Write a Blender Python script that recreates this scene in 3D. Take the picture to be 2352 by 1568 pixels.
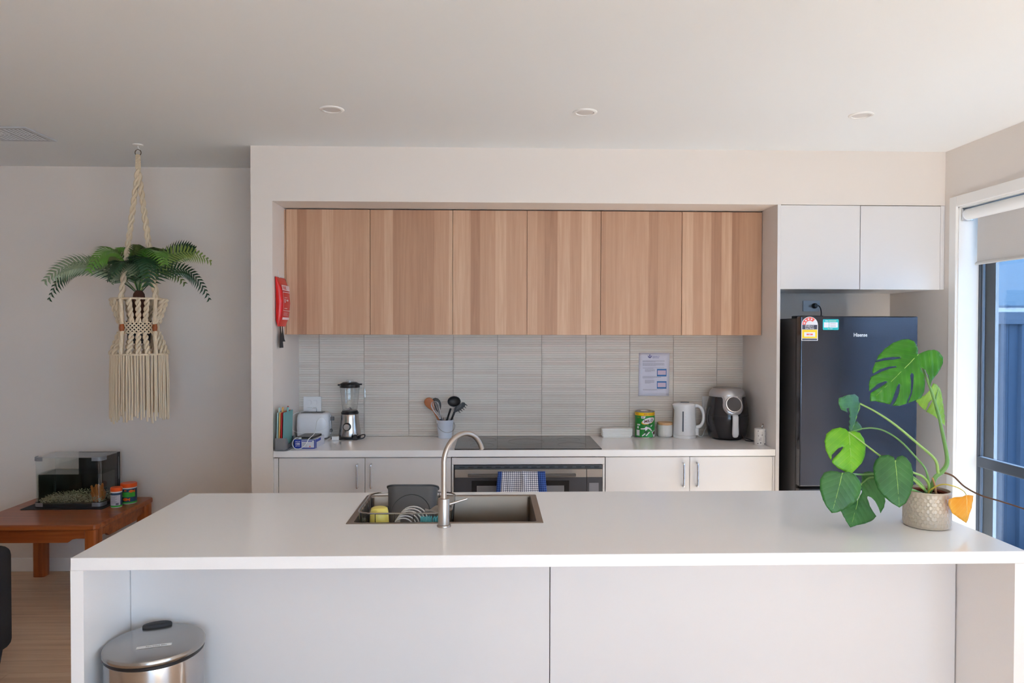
import bpy, bmesh, math, random
from mathutils import Vector, Matrix
from mathutils.geometry import delaunay_2d_cdt

PI = math.pi
random.seed(7)
SC = bpy.context.scene
COL = SC.collection
for o in list(bpy.data.objects):
    bpy.data.objects.remove(o, do_unlink=True)

# ------------------------------------------------------------------ camera
CAM_Z, YAW, PITCH, ROLL, FPX = 1.6156, 0.0292, 0.0154, 0.0019, 1646.88
cam = bpy.data.cameras.new('camera')
cam.sensor_fit = 'HORIZONTAL'
cam.sensor_width = 36.0
cam.lens = 36.0 * FPX / 2352.0
cam.clip_start = 0.05
cam_o = bpy.data.objects.new('camera', cam)
COL.objects.link(cam_o)
r0 = Vector((math.cos(YAW), -math.sin(YAW), 0))
fw = Vector((math.sin(YAW) * math.cos(PITCH), math.cos(YAW) * math.cos(PITCH), -math.sin(PITCH)))
u0 = r0.cross(fw)
rt = r0 * math.cos(ROLL) + u0 * math.sin(ROLL)
up = -r0 * math.sin(ROLL) + u0 * math.cos(ROLL)
cam_o.matrix_world = Matrix(((rt.x, up.x, -fw.x, 0), (rt.y, up.y, -fw.y, 0), (rt.z, up.z, -fw.z, CAM_Z), (0, 0, 0, 1)))
SC.camera = cam_o

# ------------------------------------------------------------------ world, exposure
SC.view_settings.view_transform = 'Standard'
SC.view_settings.look = 'None'
SC.view_settings.gamma = 1.0
SC.view_settings.use_curve_mapping = False
SC.view_settings.exposure = 2.25
world = bpy.data.worlds.new('sky')
SC.world = world
world.use_nodes = True
bg = world.node_tree.nodes['Background']
bg.inputs[0].default_value = (0.50, 0.735, 1.0, 1)
bg.inputs[1].default_value = 2.6
try:
    SC.cycles.max_bounces = 10
    SC.cycles.diffuse_bounces = 6
    SC.cycles.glossy_bounces = 4
    SC.cycles.transmission_bounces = 8
    SC.cycles.transparent_max_bounces = 20
    SC.cycles.caustics_reflective = False
    SC.cycles.caustics_refractive = False
    SC.cycles.sample_clamp_indirect = 6.0
    SC.cycles.use_adaptive_sampling = True
    SC.cycles.adaptive_threshold = 0.02
    SC.cycles.use_denoising = True
    SC.cycles.denoiser = 'OPENIMAGEDENOISE'
except Exception:
    pass

sun = bpy.data.lights.new('sun', 'SUN')
sun.energy = 25.0; sun.angle = math.radians(1.2); sun.color = (0.68, 0.85, 1.0)
sun_o = bpy.data.objects.new('sun', sun)
sun_o.rotation_euler = Vector((-0.74, -0.10, -0.66)).to_track_quat('-Z', 'Y').to_euler()
COL.objects.link(sun_o)

# ------------------------------------------------------------------ helpers
def lin(c):
    return tuple(((x / 255.0) / 12.92 if x / 255.0 <= 0.04045 else ((x / 255.0 + 0.055) / 1.055) ** 2.4) for x in c)

MATS = {}
def mat(name, col, rough=0.5, metal=0.0, spec=0.5, bump=0.0, bscale=200.0, var=0.0, vscale=6.0, coat=0.0, sheen=0.0, stretch=None, sub=0.0):
    if name in MATS:
        return MATS[name]
    m = bpy.data.materials.new(name); m.use_nodes = True
    nt = m.node_tree; p = nt.nodes['Principled BSDF']
    c = lin(col)
    p.inputs['Base Color'].default_value = (*c, 1)
    p.inputs['Roughness'].default_value = rough
    p.inputs['Metallic'].default_value = metal
    p.inputs['Specular IOR Level'].default_value = spec
    if coat: p.inputs['Coat Weight'].default_value = coat; p.inputs['Coat Roughness'].default_value = 0.08
    if sheen: p.inputs['Sheen Weight'].default_value = sheen
    tc = nt.nodes.new('ShaderNodeTexCoord')
    src = tc.outputs['Object']
    if stretch:
        mp = nt.nodes.new('ShaderNodeMapping'); mp.inputs['Scale'].default_value = stretch
        nt.links.new(src, mp.inputs['Vector']); src = mp.outputs['Vector']
    if var:
        n = nt.nodes.new('ShaderNodeTexNoise'); n.inputs['Scale'].default_value = vscale; n.inputs['Detail'].default_value = 4
        nt.links.new(src, n.inputs['Vector'])
        mx = nt.nodes.new('ShaderNodeMix'); mx.data_type = 'RGBA'
        mx.inputs['A'].default_value = (*[x * (1 - var) for x in c], 1)
        mx.inputs['B'].default_value = (*[min(1, x * (1 + var)) for x in c], 1)
        nt.links.new(n.outputs['Fac'], mx.inputs['Factor'])
        nt.links.new(mx.outputs['Result'], p.inputs['Base Color'])
    if bump:
        n2 = nt.nodes.new('ShaderNodeTexNoise'); n2.inputs['Scale'].default_value = bscale; n2.inputs['Detail'].default_value = 2
        nt.links.new(src, n2.inputs['Vector'])
        b = nt.nodes.new('ShaderNodeBump'); b.inputs['Strength'].default_value = bump; b.inputs['Distance'].default_value = 0.002
        nt.links.new(n2.outputs['Fac'], b.inputs['Height'])
        nt.links.new(b.outputs['Normal'], p.inputs['Normal'])
    MATS[name] = m
    return m

def glass(name, tint=(1, 1, 1), refl=0.08, rough=0.0):
    # thin pane: mostly transparent, a constant share mirrored (stronger at grazing angles by Fresnel)
    if name in MATS: return MATS[name]
    m = bpy.data.materials.new(name); m.use_nodes = True
    nt = m.node_tree; nt.nodes.clear()
    out = nt.nodes.new('ShaderNodeOutputMaterial')
    tr = nt.nodes.new('ShaderNodeBsdfTransparent'); tr.inputs[0].default_value = (*tint, 1)
    gl = nt.nodes.new('ShaderNodeBsdfGlossy'); gl.inputs['Roughness'].default_value = rough
    ge = nt.nodes.new('ShaderNodeNewGeometry')
    dp = nt.nodes.new('ShaderNodeVectorMath'); dp.operation = 'DOT_PRODUCT'
    nt.links.new(ge.outputs['Normal'], dp.inputs[0]); nt.links.new(ge.outputs['Incoming'], dp.inputs[1])
    c_ = mathn(nt, 'SUBTRACT', 1.0, mathn(nt, 'ABSOLUTE', dp.outputs['Value']))
    f0 = 0.02 + refl * 0.15
    fr = mathn(nt, 'ADD', mathn(nt, 'MULTIPLY', mathn(nt, 'POWER', c_, 5.0), 1.0 - f0), f0)     # Schlick, same from both sides
    mx = nt.nodes.new('ShaderNodeMixShader')
    nt.links.new(fr, mx.inputs[0]); nt.links.new(tr.outputs[0], mx.inputs[1]); nt.links.new(gl.outputs[0], mx.inputs[2])
    nt.links.new(mx.outputs[0], out.inputs[0])
    MATS[name] = m
    return m

def nodes_of(name, rough=0.5, spec=0.5):
    m = bpy.data.materials.new(name); m.use_nodes = True
    nt = m.node_tree; p = nt.nodes['Principled BSDF']
    p.inputs['Roughness'].default_value = rough; p.inputs['Specular IOR Level'].default_value = spec
    MATS[name] = m
    return m, nt, p

def ramp(nt, fac, stops):
    r = nt.nodes.new('ShaderNodeValToRGB')
    e = r.color_ramp.elements
    while len(e) > 1: e.remove(e[-1])
    e[0].position = stops[0][0]; e[0].color = (*lin(stops[0][1]), 1)
    for pos, c in stops[1:]:
        x = e.new(pos); x.color = (*lin(c), 1)
    nt.links.new(fac, r.inputs[0])
    return r.outputs[0]

def mathn(nt, op, a, b=None):
    n = nt.nodes.new('ShaderNodeMath'); n.operation = op
    for i, v in enumerate((a, b)):
        if v is None: continue
        if isinstance(v, (int, float)): n.inputs[i].default_value = v
        else: nt.links.new(v, n.inputs[i])
    return n.outputs[0]

def wood(name, stops, strip=14.0, axis='Z', grain=50.0, rough=0.45, strips=True, spec=0.4):
    # boards along AXIS: 1-D cells across give each board its tone, stretched noise the grain
    m, nt, p = nodes_of(name, rough, spec)
    tc = nt.nodes.new('ShaderNodeTexCoord')
    oi = nt.nodes.new('ShaderNodeObjectInfo')
    sep = nt.nodes.new('ShaderNodeSeparateXYZ'); nt.links.new(tc.outputs['Object'], sep.inputs[0])
    across = {'Z': 'X', 'X': 'Y', 'Y': 'X'}[axis]
    w = mathn(nt, 'MULTIPLY', sep.outputs[across], strip)
    w = mathn(nt, 'ADD', w, mathn(nt, 'MULTIPLY', oi.outputs['Random'], 37.0))
    mp = nt.nodes.new('ShaderNodeMapping')
    s = {'Z': (grain, grain, grain * 0.035), 'X': (grain * 0.035, grain, grain), 'Y': (grain, grain * 0.035, grain)}[axis]
    mp.inputs['Scale'].default_value = s
    nt.links.new(tc.outputs['Object'], mp.inputs[0])
    cx = nt.nodes.new('ShaderNodeCombineXYZ'); nt.links.new(mathn(nt, 'MULTIPLY', oi.outputs['Random'], 91.0), cx.inputs[0]); nt.links.new(mathn(nt, 'MULTIPLY', oi.outputs['Random'], 17.0), cx.inputs[2])
    va = nt.nodes.new('ShaderNodeVectorMath'); va.operation = 'ADD'; nt.links.new(mp.outputs[0], va.inputs[0]); nt.links.new(cx.outputs[0], va.inputs[1])
    n = nt.nodes.new('ShaderNodeTexNoise'); n.inputs['Scale'].default_value = 1.0; n.inputs['Detail'].default_value = 6; n.inputs['Roughness'].default_value = 0.6; n.inputs['Distortion'].default_value = 0.6
    nt.links.new(va.outputs[0], n.inputs['Vector'])
    fac = n.outputs['Fac']
    if strips:
        v = nt.nodes.new('ShaderNodeTexVoronoi'); v.voronoi_dimensions = '1D'; v.feature = 'F1'; v.inputs['Scale'].default_value = 1.0
        nt.links.new(w, v.inputs['W'])
        sc = nt.nodes.new('ShaderNodeSeparateColor'); nt.links.new(v.outputs['Color'], sc.inputs[0])
        fac = mathn(nt, 'ADD', mathn(nt, 'MULTIPLY', n.outputs['Fac'], 0.55), mathn(nt, 'MULTIPLY', sc.outputs[0], 0.45))
    nt.links.new(ramp(nt, fac, stops), p.inputs['Base Color'])
    b = nt.nodes.new('ShaderNodeBump'); b.inputs['Strength'].default_value = 0.08; b.inputs['Distance'].default_value = 0.001
    nt.links.new(n.outputs['Fac'], b.inputs['Height']); nt.links.new(b.outputs[0], p.inputs['Normal'])
    return m

def rr(w, d, r, n=5, cx=0.0, cy=0.0):
    r = min(r, w / 2 - 1e-5, d / 2 - 1e-5); out = []
    for (sx, sy, a0) in ((1, 1, 0), (-1, 1, PI / 2), (-1, -1, PI), (1, -1, 1.5 * PI)):
        for i in range(n + 1):
            a = a0 + PI / 2 * i / n
            out.append((cx + sx * (w / 2 - r) + r * math.cos(a), cy + sy * (d / 2 - r) + r * math.sin(a)))
    return out

def circ(r, n=24, cx=0.0, cy=0.0, ry=None):
    ry = r if ry is None else ry
    return [(cx + r * math.cos(2 * PI * i / n), cy + ry * math.sin(2 * PI * i / n)) for i in range(n)]

class G:
    def __init__(s): s.v = []; s.f = []
    def add(s, v, f):
        b = len(s.v); s.v += [tuple(x) for x in v]; s.f += [tuple(i + b for i in q) for q in f]; return s
    def box(s, x0, x1, y0, y1, z0, z1):
        v = [(x0, y0, z0), (x1, y0, z0), (x1, y1, z0), (x0, y1, z0), (x0, y0, z1), (x1, y0, z1), (x1, y1, z1), (x0, y1, z1)]
        return s.add(v, [(0, 3, 2, 1), (4, 5, 6, 7), (0, 1, 5, 4), (1, 2, 6, 5), (2, 3, 7, 6), (3, 0, 4, 7)])
    def loft(s, rings, c0=True, c1=True, closed=False):
        n = len(rings[0]); v = [p for r in rings for p in r]; f = []
        k = len(rings)
        for i in range(k if closed else k - 1):
            a, b = i * n, ((i + 1) % k) * n
            for j in range(n):
                j2 = (j + 1) % n
                f.append((a + j, a + j2, b + j2, b + j))
        if not closed:
            if c0: f.append(tuple(reversed(range(n))))
            if c1: f.append(tuple(range((k - 1) * n, k * n)))
        return s.add(v, f)
    def lathe(s, prof, n=24, c=(0, 0, 0), c0=True, c1=True):
        return s.loft([[(c[0] + r * math.cos(2 * PI * j / n), c[1] + r * math.sin(2 * PI * j / n), c[2] + z) for j in range(n)] for r, z in prof], c0, c1)
    def tube(s, pts, r, n=8, closed=False, caps=True, flat=1.0):
        P = [Vector(p) for p in pts]; k = len(P)
        rad = r if isinstance(r, (list, tuple)) else [r] * k
        T = []
        for i in range(k):
            a = P[(i - 1) % k] if (closed or i) else P[i]; b = P[(i + 1) % k] if (closed or i < k - 1) else P[i]
            t = b - a
            T.append(t.normalized() if t.length > 1e-9 else Vector((0, 0, 1)))
        u = T[0].orthogonal().normalized(); rings = []
        for i in range(k):
            u = (u - T[i] * u.dot(T[i]))
            u = u.normalized() if u.length > 1e-6 else T[i].orthogonal().normalized()
            w = T[i].cross(u)
            rings.append([tuple(P[i] + (u * math.cos(2 * PI * j / n) + w * math.sin(2 * PI * j / n) * flat) * rad[i]) for j in range(n)])
        return s.loft(rings, caps, caps, closed)
    def prism(s, o2, z0, z1, fn=None):
        fn = fn or (lambda x, y, z: (x, y, z))
        return s.loft([[fn(x, y, z0) for x, y in o2], [fn(x, y, z1) for x, y in o2]])
    def sphere(s, c, rx, ry=None, rz=None, n=16, m=10):
        ry = ry or rx; rz = rz or rx
        rings = [[(c[0] + rx * math.sin(t) * math.cos(2 * PI * j / n), c[1] + ry * math.sin(t) * math.sin(2 * PI * j / n), c[2] - rz * math.cos(t)) for j in range(n)] for t in [PI * (i + .35) / (m + .35 * 2 - 1 + 1 - .3) for i in range(m)]]
        return s.loft(rings)
    def frame(s, x0, x1, z0, z1, w, y0, y1):
        s.box(x0, x0 + w, y0, y1, z0, z1); s.box(x1 - w, x1, y0, y1, z0, z1)
        s.box(x0 + w, x1 - w, y0, y1, z0, z0 + w); return s.box(x0 + w, x1 - w, y0, y1, z1 - w, z1)
    def mapped(s, fn):
        s.v = [tuple(fn(*p)) for p in s.v]; return s
    def build(s, name, m, parent=None, loc=None, bevel=0.0, seg=2, smooth=False, ang=35, rot=None, mesh_name=None):
        me = bpy.data.meshes.new(mesh_name or name)
        me.from_pydata(s.v, [], s.f)
        bm = bmesh.new(); bm.from_mesh(me)
        bmesh.ops.recalc_face_normals(bm, faces=bm.faces)
        if bevel:
            es = [e for e in bm.edges if e.is_manifold and e.calc_face_angle(0) > 0.5]
            bmesh.ops.bevel(bm, geom=es, offset=bevel, segments=seg, profile=0.5, affect='EDGES', clamp_overlap=True)
        bm.to_mesh(me); bm.free()
        me.materials.append(m)
        if smooth or bevel >= 0.02:
            me.shade_smooth(); me.set_sharp_from_angle(angle=math.radians(ang))
        return link(name, me, parent, loc, rot)

def link(name, me, parent=None, loc=None, rot=None):
    o = bpy.data.objects.new(name, me)
    COL.objects.link(o)
    if parent: o.parent = parent
    if loc: o.location = loc
    if rot: o.rotation_euler = rot
    return o

def tag(o, label, cat, group=None):
    o['label'] = label; o['category'] = cat
    if group: o['group'] = group
    return o
def thing(name, label, cat, loc=(0, 0, 0), rz=0.0, group=None):
    o = bpy.data.objects.new(name, None); o.empty_display_size = 0.1
    COL.objects.link(o); o.location = loc; o.rotation_euler = (0, 0, rz)
    return tag(o, label, cat, group)
def struct(o, label):
    o['kind'] = 'structure'; o['label'] = label; return o
def lab(o, label):
    o['label'] = label; return o

def cdt(outline, sp):
    """Triangulate a polygon with interior points SP apart."""
    xs = [p[0] for p in outline]; ys = [p[1] for p in outline]; n = len(outline)
    pts = [Vector(p) for p in outline]
    def inside(x, y):
        c = False
        for i in range(n):
            (x1, y1), (x2, y2) = outline[i], outline[i - 1]
            if (y1 > y) != (y2 > y) and x < (x2 - x1) * (y - y1) / (y2 - y1) + x1: c = not c
        return c
    def near(x, y):
        for i in range(n):
            (x1, y1), (x2, y2) = outline[i - 1], outline[i]
            dx, dy = x2 - x1, y2 - y1; L = dx * dx + dy * dy or 1e-12
            t = max(0, min(1, ((x - x1) * dx + (y - y1) * dy) / L))
            if math.hypot(x - x1 - t * dx, y - y1 - t * dy) < sp * 0.4: return True
        return False
    y = min(ys) + sp / 2; k = 0
    while y < max(ys):
        x = min(xs) + sp / 2 + (sp / 2 if k % 2 else 0)
        while x < max(xs):
            if inside(x, y) and not near(x, y): pts.append(Vector((x, y)))
            x += sp
        y += sp * 0.87; k += 1
    r = delaunay_2d_cdt(pts, [], [list(range(n))], 1, 1e-7)
    return [(p.x, p.y) for p in r[0]], [tuple(f) for f in r[2]]

def dense(o2, sp):
    out = []
    for i in range(len(o2)):
        a, b = o2[i], o2[(i + 1) % len(o2)]; d = math.hypot(b[0] - a[0], b[1] - a[1]); k = max(1, int(d / sp))
        out += [(a[0] + (b[0] - a[0]) * j / k, a[1] + (b[1] - a[1]) * j / k) for j in range(k)]
    return out

_T = {}
def text(body, size, bold=0.0, width=None, sx=1.0):
    """2-D letter outlines (verts, faces), centred on 0,0."""
    key = (body, bold)
    if key not in _T:
        c = bpy.data.curves.new('t', 'FONT'); c.body = body; c.size = 1.0; c.resolution_u = 2; c.offset = bold
        c.fill_mode = 'FRONT'; c.align_x = 'LEFT'
        o = bpy.data.objects.new('t', c); COL.objects.link(o)
        dg = bpy.context.evaluated_depsgraph_get(); dg.update()
        me = bpy.data.meshes.new_from_object(o.evaluated_get(dg))
        v = [(p.co.x, p.co.y) for p in me.vertices]; f = [tuple(q.vertices) for q in me.polygons]
        bpy.data.objects.remove(o); bpy.data.curves.remove(c); bpy.data.meshes.remove(me)
        x0, x1 = min(p[0] for p in v), max(p[0] for p in v); y0, y1 = min(p[1] for p in v), max(p[1] for p in v)
        _T[key] = ([(p[0] - (x0 + x1) / 2, p[1] - (y0 + y1) / 2) for p in v], f, x1 - x0)
    v, f, w = _T[key]
    k = size if width is None else width / w
    kx = k * sx
    return [(p[0] * kx, p[1] * (size if width is not None else k)) for p in v], f

def rot2(v, a):
    c, s = math.cos(a), math.sin(a)
    return [(x * c - y * s, x * s + y * c) for x, y in v]

def tex_on(g, vf, fn, dx=0.0, dy=0.0):
    """Put flat letters on a surface: FN maps (x, y) to 3-D."""
    v, f = vf
    return g.add([fn(x + dx, y + dy) for x, y in v], f)

def shape_on(g, o2, fn, sp=None):
    if sp: p, t = cdt(dense(o2, sp), sp)
    else: p, t = o2, [tuple(range(len(o2)))]
    return g.add([fn(x, y) for x, y in p], t)

def rect(x0, x1, y0, y1): return [(x0, y0), (x1, y0), (x1, y1), (x0, y1)]

def bez(p, n=16):
    """Catmull-Rom through the points."""
    P = [Vector(q) for q in p]; out = []
    for i in range(len(P) - 1):
        a = P[i - 1] if i else P[0] * 2 - P[1]; b = P[i]; c = P[i + 1]; d = P[i + 2] if i + 2 < len(P) else c * 2 - b
        for j in range(n):
            t = j / n
            out.append(0.5 * ((2 * b) + (c - a) * t + (2 * a - 5 * b + 4 * c - d) * t * t + (3 * b - a - 3 * c + d) * t ** 3))
    out.append(P[-1])
    return [tuple(q) for q in out]

def copy_tree(o, parent=None):
    c = o.copy(); COL.objects.link(c); c.parent = parent
    for ch in list(o.children): copy_tree(ch, c)
    return c
# ------------------------------------------------------------------ materials
M_WALL = mat('wall_paint', (228, 219, 212), 0.75, bump=0.03, bscale=400)
M_CEIL = mat('ceiling_paint', (234, 235, 236), 0.8)
M_TRIM = mat('trim_gloss_white', (236, 234, 232), 0.35)
M_CAB = mat('cabinet_white', (224, 221, 221), 0.32, spec=0.5)
M_STONE = mat('white_stone', (243, 241, 241), 0.16, spec=0.5, var=0.012, vscale=300)
M_STEEL = mat('brushed_steel', (176, 168, 160), 0.3, 1.0, bump=0.05, bscale=300, stretch=(1, 1, 0.04))
M_SINK = mat('sink_steel', (150, 140, 130), 0.36, 1.0, bump=0.03, bscale=500)
M_NICKEL = mat('brushed_nickel', (190, 178, 168), 0.34, 1.0)
M_CHROME = mat('chrome', (205, 207, 212), 0.25, 1.0)
M_WIRE = mat('wire_chrome', (170, 168, 166), 0.22, 1.0)
M_BLACK = mat('black_plastic', (28, 28, 31), 0.35)
M_DARK = mat('dark_rubber', (40, 40, 44), 0.6)
M_GREYP = mat('grey_plastic', (104, 105, 110), 0.5)
M_WHITEP = mat('white_plastic', (232, 233, 236), 0.28)
M_WHITEM = mat('white_matte', (236, 236, 236), 0.6)
M_GAP = mat('shadow_gap', (60, 52, 48), 0.9)
M_OAK = wood('oak_laminate', [(0.22, (166, 124, 98)), (0.42, (184, 143, 115)), (0.58, (194, 154, 126)), (0.78, (210, 174, 146))], strip=15.0, grain=60.0, rough=0.5)
M_FLOORW = wood('floor_plank_wood', [(0.25, (198, 160, 130)), (0.5, (220, 184, 152)), (0.75, (232, 202, 174))], axis='X', grain=36.0, rough=0.42, strips=False)
M_TABLE = wood('stained_pine', [(0.25, (116, 56, 24)), (0.5, (158, 80, 38)), (0.75, (184, 104, 54))], axis='X', grain=30.0, rough=0.28, strips=False, spec=0.5)
M_TABLEV = wood('stained_pine_upright', [(0.25, (122, 58, 24)), (0.5, (166, 86, 38)), (0.75, (190, 108, 54))], axis='Z', grain=30.0, rough=0.3, strips=False, spec=0.5)
M_GLASS = glass('window_glass', (0.93, 0.95, 0.96), 0.15)
M_CLEAR = glass('clear_glass', (0.985, 0.99, 0.988), 0.25)
M_FRAME = mat('window_frame_charcoal', (74, 80, 90), 0.4, 0.3)

# tile: each ribbed strip gets its own tone
def tile_mat():
    m, nt, p = nodes_of('ribbed_tile', 0.55, 0.35)
    tc = nt.nodes.new('ShaderNodeTexCoord'); oi = nt.nodes.new('ShaderNodeObjectInfo')
    sep = nt.nodes.new('ShaderNodeSeparateXYZ'); nt.links.new(tc.outputs['Object'], sep.inputs[0])
    k = mathn(nt, 'FLOOR', mathn(nt, 'DIVIDE', sep.outputs['Z'], TP))
    k = mathn(nt, 'ADD', k, mathn(nt, 'MULTIPLY', oi.outputs['Random'], 977.0))
    wn = nt.nodes.new('ShaderNodeTexWhiteNoise'); wn.noise_dimensions = '1D'; nt.links.new(k, wn.inputs['W'])
    n = nt.nodes.new('ShaderNodeTexNoise'); n.inputs['Scale'].default_value = 14
    nt.links.new(tc.outputs['Object'], n.inputs['Vector'])
    f = mathn(nt, 'ADD', mathn(nt, 'MULTIPLY', wn.outputs['Value'], 0.7), mathn(nt, 'MULTIPLY', n.outputs['Fac'], 0.3))
    nt.links.new(ramp(nt, f, [(0.1, (212, 200, 191)), (0.4, (216, 208, 200)), (0.7, (220, 214, 206)), (0.95, (224, 208, 200))]), p.inputs['Base Color'])
    return m
TP = 0.01556
M_TILE = tile_mat()
M_GROUT = mat('grout', (150, 142, 136), 0.9)

# ------------------------------------------------------------------ room shell
H, YB, BF = 0.9, 4.87, 4.279
XN1, XN2, XW, XB, CZ = -1.291, 1.722, 2.749, -1.4175, 2.7
XL, YF = -4.6, -3.0
XO = 2.975
floor = struct(G().box(XL, XO, YF, YB, -0.06, -0.004).build('floor', mat('floor_joint', (84, 62, 46), 0.8)), 'timber look plank floor')
pw, pl = 0.18, 1.22
plank = G().box(0, pl - 0.002, 0, pw - 0.0015, -0.0035, 0)
me0 = None; r = 0
y = 4.86 - pw
rows = []
while y > 0.9:
    off = (r * 0.47) % pl
    x = XL - off
    while x < -1.3:
        if x + pl > XL + 0.01: rows.append((x, y))
        x += pl
    y -= pw; r += 1
for i, (x, y) in enumerate(rows):
    x0 = max(x, XL); x1 = x + pl - 0.002
    if x0 == x:
        if me0 is None: me0 = plank.build('plank', M_FLOORW, floor, (x, y, 0)).data
        else: link('plank', me0, floor, (x, y, 0))
    else:
        G().box(0, x1 - x0, 0, pw - 0.0015, -0.0035, 0).build('plank', M_FLOORW, floor, (x0, y, 0))
# floor beyond the planks that the photograph shows: same boards, further off, as one surface
G().box(-0.1, XW, YF, YB, -0.0035, 0).box(XL, -0.1, YF, 0.78, -0.0035, 0).build('floor_covering', M_FLOORW, floor)

struct(G().box(XL - 0.2, XO, YF - 0.2, YB + 0.2, CZ, CZ + 0.25).build('ceiling', M_CEIL), 'flat white plaster ceiling')
struct(G().box(XL - 0.2, XL, YF - 0.2, YB + 0.2, -0.1, CZ).build('wall_left', M_WALL), 'painted wall at the left of the room')
wall_back = struct(G().box(XL, XO, YB, YB + 0.2, -0.1, CZ).build('wall_back', M_WALL), 'grey beige painted wall behind table and kitchen')
# front wall (behind the camera) with glazed doors
FX0, FX1, FZ = 0.0, 1.5, 2.25
struct(G().box(XL, FX0, YF - 0.2, YF, -0.1, CZ).box(FX1, XO, YF - 0.2, YF, -0.1, CZ).box(FX0, FX1, YF - 0.2, YF, FZ, CZ).build('wall_front', M_WALL), 'painted wall behind the camera')
# right wall with two openings
W1Y0, W1Y1, W1Z0, W1Z1 = 2.347, 4.149, 0.08, 2.347
W2Y0, W2Y1, W2Z1 = -2.9, -0.3, 2.3
g = G()
g.box(XW, XO, YF, W2Y0, -0.1, CZ).box(XW, XO, W2Y0, W2Y1, W2Z1, CZ).box(XW, XO, W2Y1, W1Y0, -0.1, CZ)
g.box(XW, XO, W1Y0, W1Y1, -0.1, W1Z0).box(XW, XO, W1Y0, W1Y1, W1Z1, CZ).box(XW, XO, W1Y1, YB, -0.1, CZ)
struct(g.build('wall_right', M_WALL), 'painted wall with the window beside the fridge')
struct(G().box(XB, XN1, BF, YB, 0, 2.376).build('wall_wing', M_WALL), 'white wing wall at the left of the kitchen recess')
struct(G().box(XB, XW, BF, YB, 2.376, CZ).build('wall_bulkhead', M_WALL), 'white bulkhead above the kitchen cupboards')
struct(G().box(XL, XB, YB - 0.014, YB, 0, 0.09).build('baseboard_back', M_TRIM, bevel=0.003), 'white skirting board along the back wall')

# ribbed splashback tiles
TZ0, TZ1 = H, 1.588
prof = []
z = 0.0
while z < TZ1 - TZ0 - 1e-4:
    prof += [(z + 0.0010, 0.001), (z + 0.0018, -0.0028), (z + TP - 0.0018, -0.0028), (z + TP - 0.0010, 0.001)]
    z += TP
prof = [(min(a, TZ1 - TZ0), b) for a, b in prof]
def tile_geo(w):
    v, f = [], []
    for a, b in prof: v += [(0, b, a), (w, b, a)]
    for i in range(len(prof) - 1): f.append((2 * i, 2 * i + 1, 2 * i + 3, 2 * i + 2))
    n = len(v)
    v += [(0, 0.006, prof[0][0]), (w, 0.006, prof[0][0]), (w, 0.006, prof[-1][0]), (0, 0.006, prof[-1][0])]
    f += [(n, n + 1, n + 2, n + 3), (n, 0, 1, n + 1), (n + 3, n + 2, 2 * len(prof) - 1, 2 * len(prof) - 2)]
    f += [tuple([n, n + 3] + [2 * i for i in reversed(range(len(prof)))]), tuple([n + 1] + [2 * i + 1 for i in range(len(prof))] + [n + 2])]
    return G().add(v, f)
G().box(XN1, XN2, YB - 0.004, YB, TZ0, TZ1).build('grout_bed', M_GROUT, wall_back)
tme = tile_geo(0.2975).build('tile', M_TILE, wall_back, (-1.154, YB - 0.0105, TZ0)).data
tx = [-1.154 + 0.2999 * i for i in range(9)]
for x in tx[1:]: link('tile', tme, wall_back, (x, YB - 0.0105, TZ0))
tile_geo(-1.1565 - XN1).build('tile', M_TILE, wall_back, (XN1, YB - 0.0105, TZ0))
xr = tx[-1] + 0.2999
tile_geo(XN2 - xr).build('tile', M_TILE, wall_back, (xr, YB - 0.0105, TZ0))

# window beside the fridge
def window(name, label, y0, y1, z0, z1, transoms, mullions, x0=2.866, x1=2.913, fr=0.045, screen=False):
    w = struct(thing(name, label, 'window', (x0, y0, z0)), label)
    del w['category']
    L, Hh, T = y1 - y0, z1 - z0, x1 - x0
    # axis helper: frame() lays out in x,z; turn so that its x runs along world y
    def ty(x, y, z): return (y, x, z)
    G().frame(0, L, 0, Hh, fr, 0, T).mapped(ty).build('window_frame', M_FRAME, w, bevel=0.003)
    G().frame(fr - 0.004, L - fr + 0.004, fr - 0.004, Hh - fr + 0.004, 0.014, T * 0.3, T * 0.9).mapped(ty).build('glazing_bead', mat('window_bead', (96, 104, 116), 0.45, 0.3), w, bevel=0.002)
    for t in transoms:
        tr = G().box(-0.006, T, fr, L - fr, t - z0, t - z0 + 0.062).build('transom', M_FRAME, w, bevel=0.006)
        G().box(-0.03, -0.004, L - 1.02 - 0.05, L - 0.62, t - z0 + 0.018, t - z0 + 0.036).build('latch', M_BLACK, tr, bevel=0.003)
    for mlt in mullions:
        G().box(0, T, mlt - y0 - 0.025, mlt - y0 + 0.025, fr, Hh - fr).build('mullion', M_FRAME, w, bevel=0.003)
    G().box(T * 0.55, T * 0.55 + 0.005, fr, L - fr, fr, Hh - fr).build('pane', M_GLASS, w)
    if screen: G().box(T * 0.8, T * 0.8 + 0.0008, fr, L - fr, fr, Hh - fr).build('fly_screen', glass('fly_screen_mesh', (0.60, 0.61, 0.63), 0.0), w)
    return w
window('window_1', 'charcoal framed window beside the fridge looking onto a fence', W1Y0, W1Y1, W1Z0, W1Z1, [0.82], [], x1=2.893, fr=0.022, screen=True)
window('window_2', 'sliding door in the right wall behind the camera', W2Y0, W2Y1, 0.0, W2Z1, [], [-1.6])
w3 = struct(thing('window_3', 'glazed doors', 'window', (FX0, YF - 0.14, 0)), 'glazed doors in the wall behind the camera'); del w3['category']
G().frame(0, FX1 - FX0, 0, FZ, 0.05, 0, 0.05).build('window_frame', M_FRAME, w3)
G().box(0.725, 0.775, 0, 0.05, 0.05, FZ - 0.05).build('mullion', M_FRAME, w3)
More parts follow.
